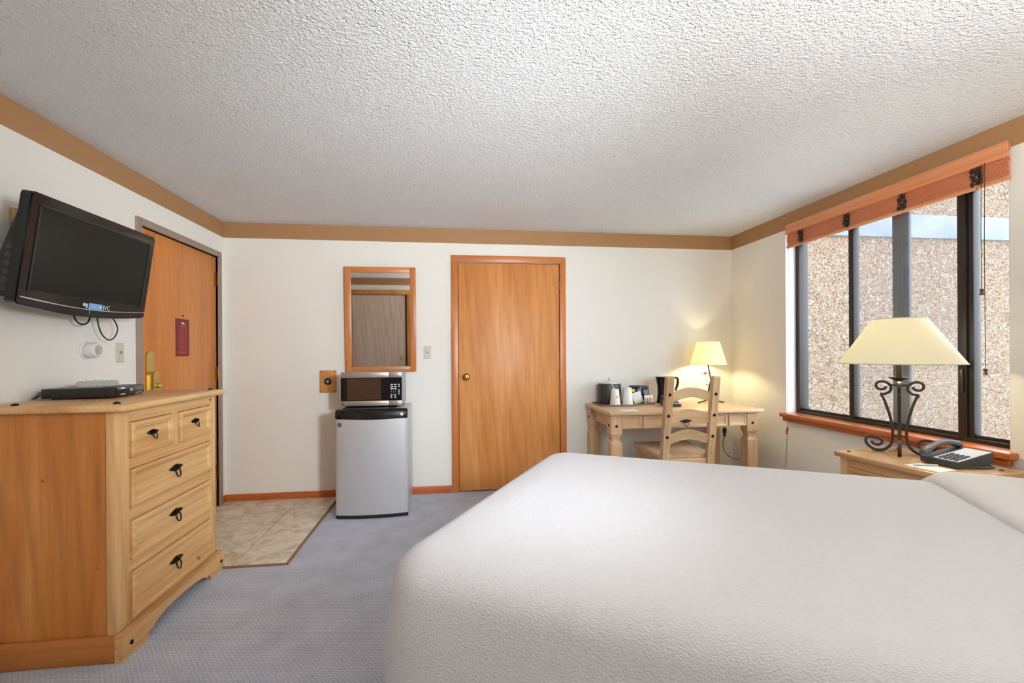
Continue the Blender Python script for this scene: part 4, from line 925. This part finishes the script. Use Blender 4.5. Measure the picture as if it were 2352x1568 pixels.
mb = MB(); mb.box(2.446, 2.474, 3.938, 3.962, .490, .535, .004); mb.box(2.450, 2.468, 3.940, 3.960, .460, .490, .003); mb.build('plug', M_black, pc)

# ------------------------------------------------------------------ nightstand with lamp, telephone and note pad
NZ, NW, ND = .675, .600, .44
ns = thing('nightstand', 'pine nightstand with drawers under the window beside the bed', 'nightstand', (2.160, 1.745, 0), R(5))
MB().box(0, ND, 0, NW, NZ-.028, NZ, .008, 3).build('nightstand_top', M_nst, ns, world=False)
for a in (.022, ND-.066):
    for b in (.022, NW-.066): MB().box(a, a+.044, b, b+.044, 0, NZ-.028, .003).build('leg', M_nsz, ns, world=False)
for b in (.026, NW-.040): MB().box(.066, ND-.066, b, b+.014, .12, NZ-.028).build('side_panel', M_nsz, ns, world=False)
MB().box(.03, ND-.03, .05, NW-.05, .11, NZ-.03).build('carcass', M_nsz, ns, world=False)
mpN = lambda a, b, h: (.026-h, a, b)
for b0, b1 in ((.600, NZ-.028), (.385, .415), (.15, .18)): MB().box(.024, .034, .066, NW-.066, b0, b1, .001).build('rail', M_nsy, ns, world=False)
for b0, b1 in ((.418, .597), (.183, .382)):
    mb = MB(); mb.rings(.069, NW-.069, b0, b1, [(0, .004), (.004, .008), (.016, .008), (.022, .004), (.030, .0)], mpN, back=-.01); d_ = mb.build('drawer', M_nsy, ns, world=False, smooth=20)
    mb = MB(); ring_pull(mb, NW/2, (b0+b1)/2+.01, 1.1, lambda a, b, h: (.026-h, a, b)); mb.build('ring_pull', M_iron, d_, world=False)
for a, b in ((.05, .05), (.05, NW-.05), (ND-.10, .05), (ND-.05, NW-.05)):
    mb = MB(); mb.lathe([(.010, 0), (.008, .004), (.004, .006)], 12, (a, b, NZ)); mb.build('stud', M_bronze, ns, world=False)

BX, BY = 2.400, 2.226
bl_ = thing('table_lamp', 'scrolled iron table lamp with wide cream shade on the nightstand', 'lamp', (BX, BY, NZ), group='table lamps')
mb = MB(); mb.lathe([(.272, 1.158), (.118, 1.400), (.1165, 1.400), (.2705, 1.158), (.272, 1.158)], 56, (BX, BY, 0), cap=False); sh = mb.build('lamp_shade', M_shade, bl_)
mb = MB(); mb.tube([(BX+.272*math.cos(q*math.pi/28), BY+.272*math.sin(q*math.pi/28), 1.159) for q in range(56)], .0025, 5, closed=True); mb.tube([(BX+.118*math.cos(q*math.pi/20), BY+.118*math.sin(q*math.pi/20), 1.399) for q in range(40)], .0025, 5, closed=True); mb.build('shade_rim', mat('rim_tape', (206, 198, 172), .7), sh)
SCR = [(480, 300), (468, 330), (440, 350), (400, 355), (360, 338), (337, 290), (350, 250), (390, 225), (440, 220), (500, 245), (540, 285), (550, 330), (535, 378), (490, 412), (445, 428), (398, 426)]
LEG = [(402, 430), (440, 480), (480, 600), (520, 740), (552, 880), (566, 1030), (560, 1180), (525, 1265), (450, 1330), (370, 1348), (290, 1330), (225, 1280), (188, 1215), (200, 1160), (240, 1132), (300, 1126), (370, 1140), (415, 1175), (425, 1215), (400, 1248), (350, 1262), (300, 1245), (270, 1208)]
def cv(p): r = (655-p[0])/7.467*.002362; z = 1.2273-((p[1]/7.467+860)-817.6)*.002362; return r, NZ+.0045+(z-.7003)*(1.075-NZ)/(1.075-.7003)
va = math.atan2(BY, BX)
for k in range(4):
    an = va + math.pi/2*k; c_, s_ = math.cos(an), math.sin(an)
    side = (-s_, c_, 0); mb = MB()
    for path in (SCR, LEG): mb.strap([(BX+c_*r, BY+s_*r, z) for r, z in smooth_path([cv(p) for p in path])], .0064, .008, side)
    mb.build('scroll_leg', M_bronze, bl_)
mb = MB(); mb.lathe([(.007, .80), (.009, .83), (.009, 1.030), (.013, 1.034), (.013, 1.048), (.012, 1.05), (.012, 1.062), (.020, 1.066), (.048, 1.082), (.048, 1.085), (.015, 1.080), (.015, 1.25)], 18, (BX, BY, 0)); mb.build('stem', M_bronze, bl_)
mb = MB()
for k in range(4):
    an = va+math.pi/2*k; c_, s_ = math.cos(an), math.sin(an)
    mb.tube([(BX+c_*.010, BY+s_*.010, 1.040), (BX+c_*.034, BY+s_*.034, 1.042)], .005, 6); mb.tube([(BX+c_*.010, BY+s_*.010, .765), (BX+c_*.030, BY+s_*.030, .765)], .005, 6)
mb.lathe([(.010, .757), (.012, .765), (.010, .773)], 12, (BX, BY, 0)); mb.build('collar', M_bronze, bl_)
MB().sphere((BX, BY, 1.285), .030, 14).build('bulb', M_bulb, bl_)
lamp_light('bedside_lamp_light', (BX, BY, 1.24), LAMP_W, (1.0, .84, .52))

telephone('charcoal telephone with silver key panel on the nightstand', (2.425, 1.965, NZ), R(3))
npd = thing('note_pad', 'white note pad with a pen on the nightstand', 'note pad', (2.222, 1.915, NZ))
Mn = Matrix.Rotation(R(8), 4, 'Z')
MB().box(-.055, .055, -.075, .075, .0005, .004, M=Mn).build('pad', M_paper, npd, world=False, smooth=0)
pn = tag(MB().tube([(2.182, 1.955, NZ+.0085), (2.285, 1.930, NZ+.0085)], .0042, 8).build('ballpoint_pen', M_silverp, org=(2.235, 1.94, NZ+.004)), 'silver pen lying across the note pad', 'pen')
npd['label'] = 'white note pad under a pen on the nightstand'

# ------------------------------------------------------------------ added fill lamp behind the camera, invented to brighten the room
TXl, TYl = 1.00, -.14
fl = thing('added_fill_lamp', 'added unseen fill lamp with upward bronze bowl behind the camera', 'floor lamp', (TXl, TYl, 0))
MB().lathe([(.140, 0), (.140, .012), (.120, .022), (.020, .034)], 32, (TXl, TYl, 0)).build('base', M_bronze, fl)
MB().lathe([(.012, .03), (.012, 1.66), (.030, 1.68)], 14, (TXl, TYl, 0)).build('pole', M_bronze, fl)
MB().lathe([(.030, 1.68), (.090, 1.700), (.150, 1.745), (.175, 1.790), (.172, 1.790), (.147, 1.749), (.088, 1.705), (.028, 1.686)], 40, (TXl, TYl, 0), cap=False).build('metal_bowl', M_bronze, fl)
MB().sphere((TXl, TYl, 1.735), .022, 12).build('bulb', M_bulb, fl)
MB().tube([(TXl, TYl, 1.42), (TXl-.03, TYl+.06, 1.47), (TXl-.07, TYl+.11, 1.50)], .008, 8).build('fill_spot_arm', M_bronze, fl)
HD = Vector((TXl-.085, TYl+.135, 1.515)); AIM = Vector((-.70, 4.1, 1.46)); dz_ = (AIM-HD).normalized(); qt = dz_.to_track_quat('-Z', 'Y')
Mh = Matrix.Translation(HD) @ qt.to_matrix().to_4x4()
MB().lathe([(.020, .090), (.080, .072), (.145, .025), (.165, -.012), (.161, -.012), (.140, .023), (.076, .066), (.018, .084)], 28, M=Mh, cap=False).build('fill_spot_head', M_bronze, fl)
sp = bpy.data.lights.new('added_fill_spot', 'SPOT'); sp.energy = FILL_SPOT_W; sp.color = (.87, .94, 1.0); sp.spot_size = R(76); sp.spot_blend = 1.0; sp.shadow_soft_size = .15  # invented spot that brightens the back wall and the left side
so = bpy.data.objects.new('added_fill_spot', sp); COL.objects.link(so); so.matrix_world = Matrix.Translation(HD + dz_*.015) @ qt.to_matrix().to_4x4()
lamp_light('added_fill_uplight', (TXl, TYl, 1.755), FILL_UP_W, (1.0, .975, .95), .06)  # invented uplight that fills the room by way of the ceiling
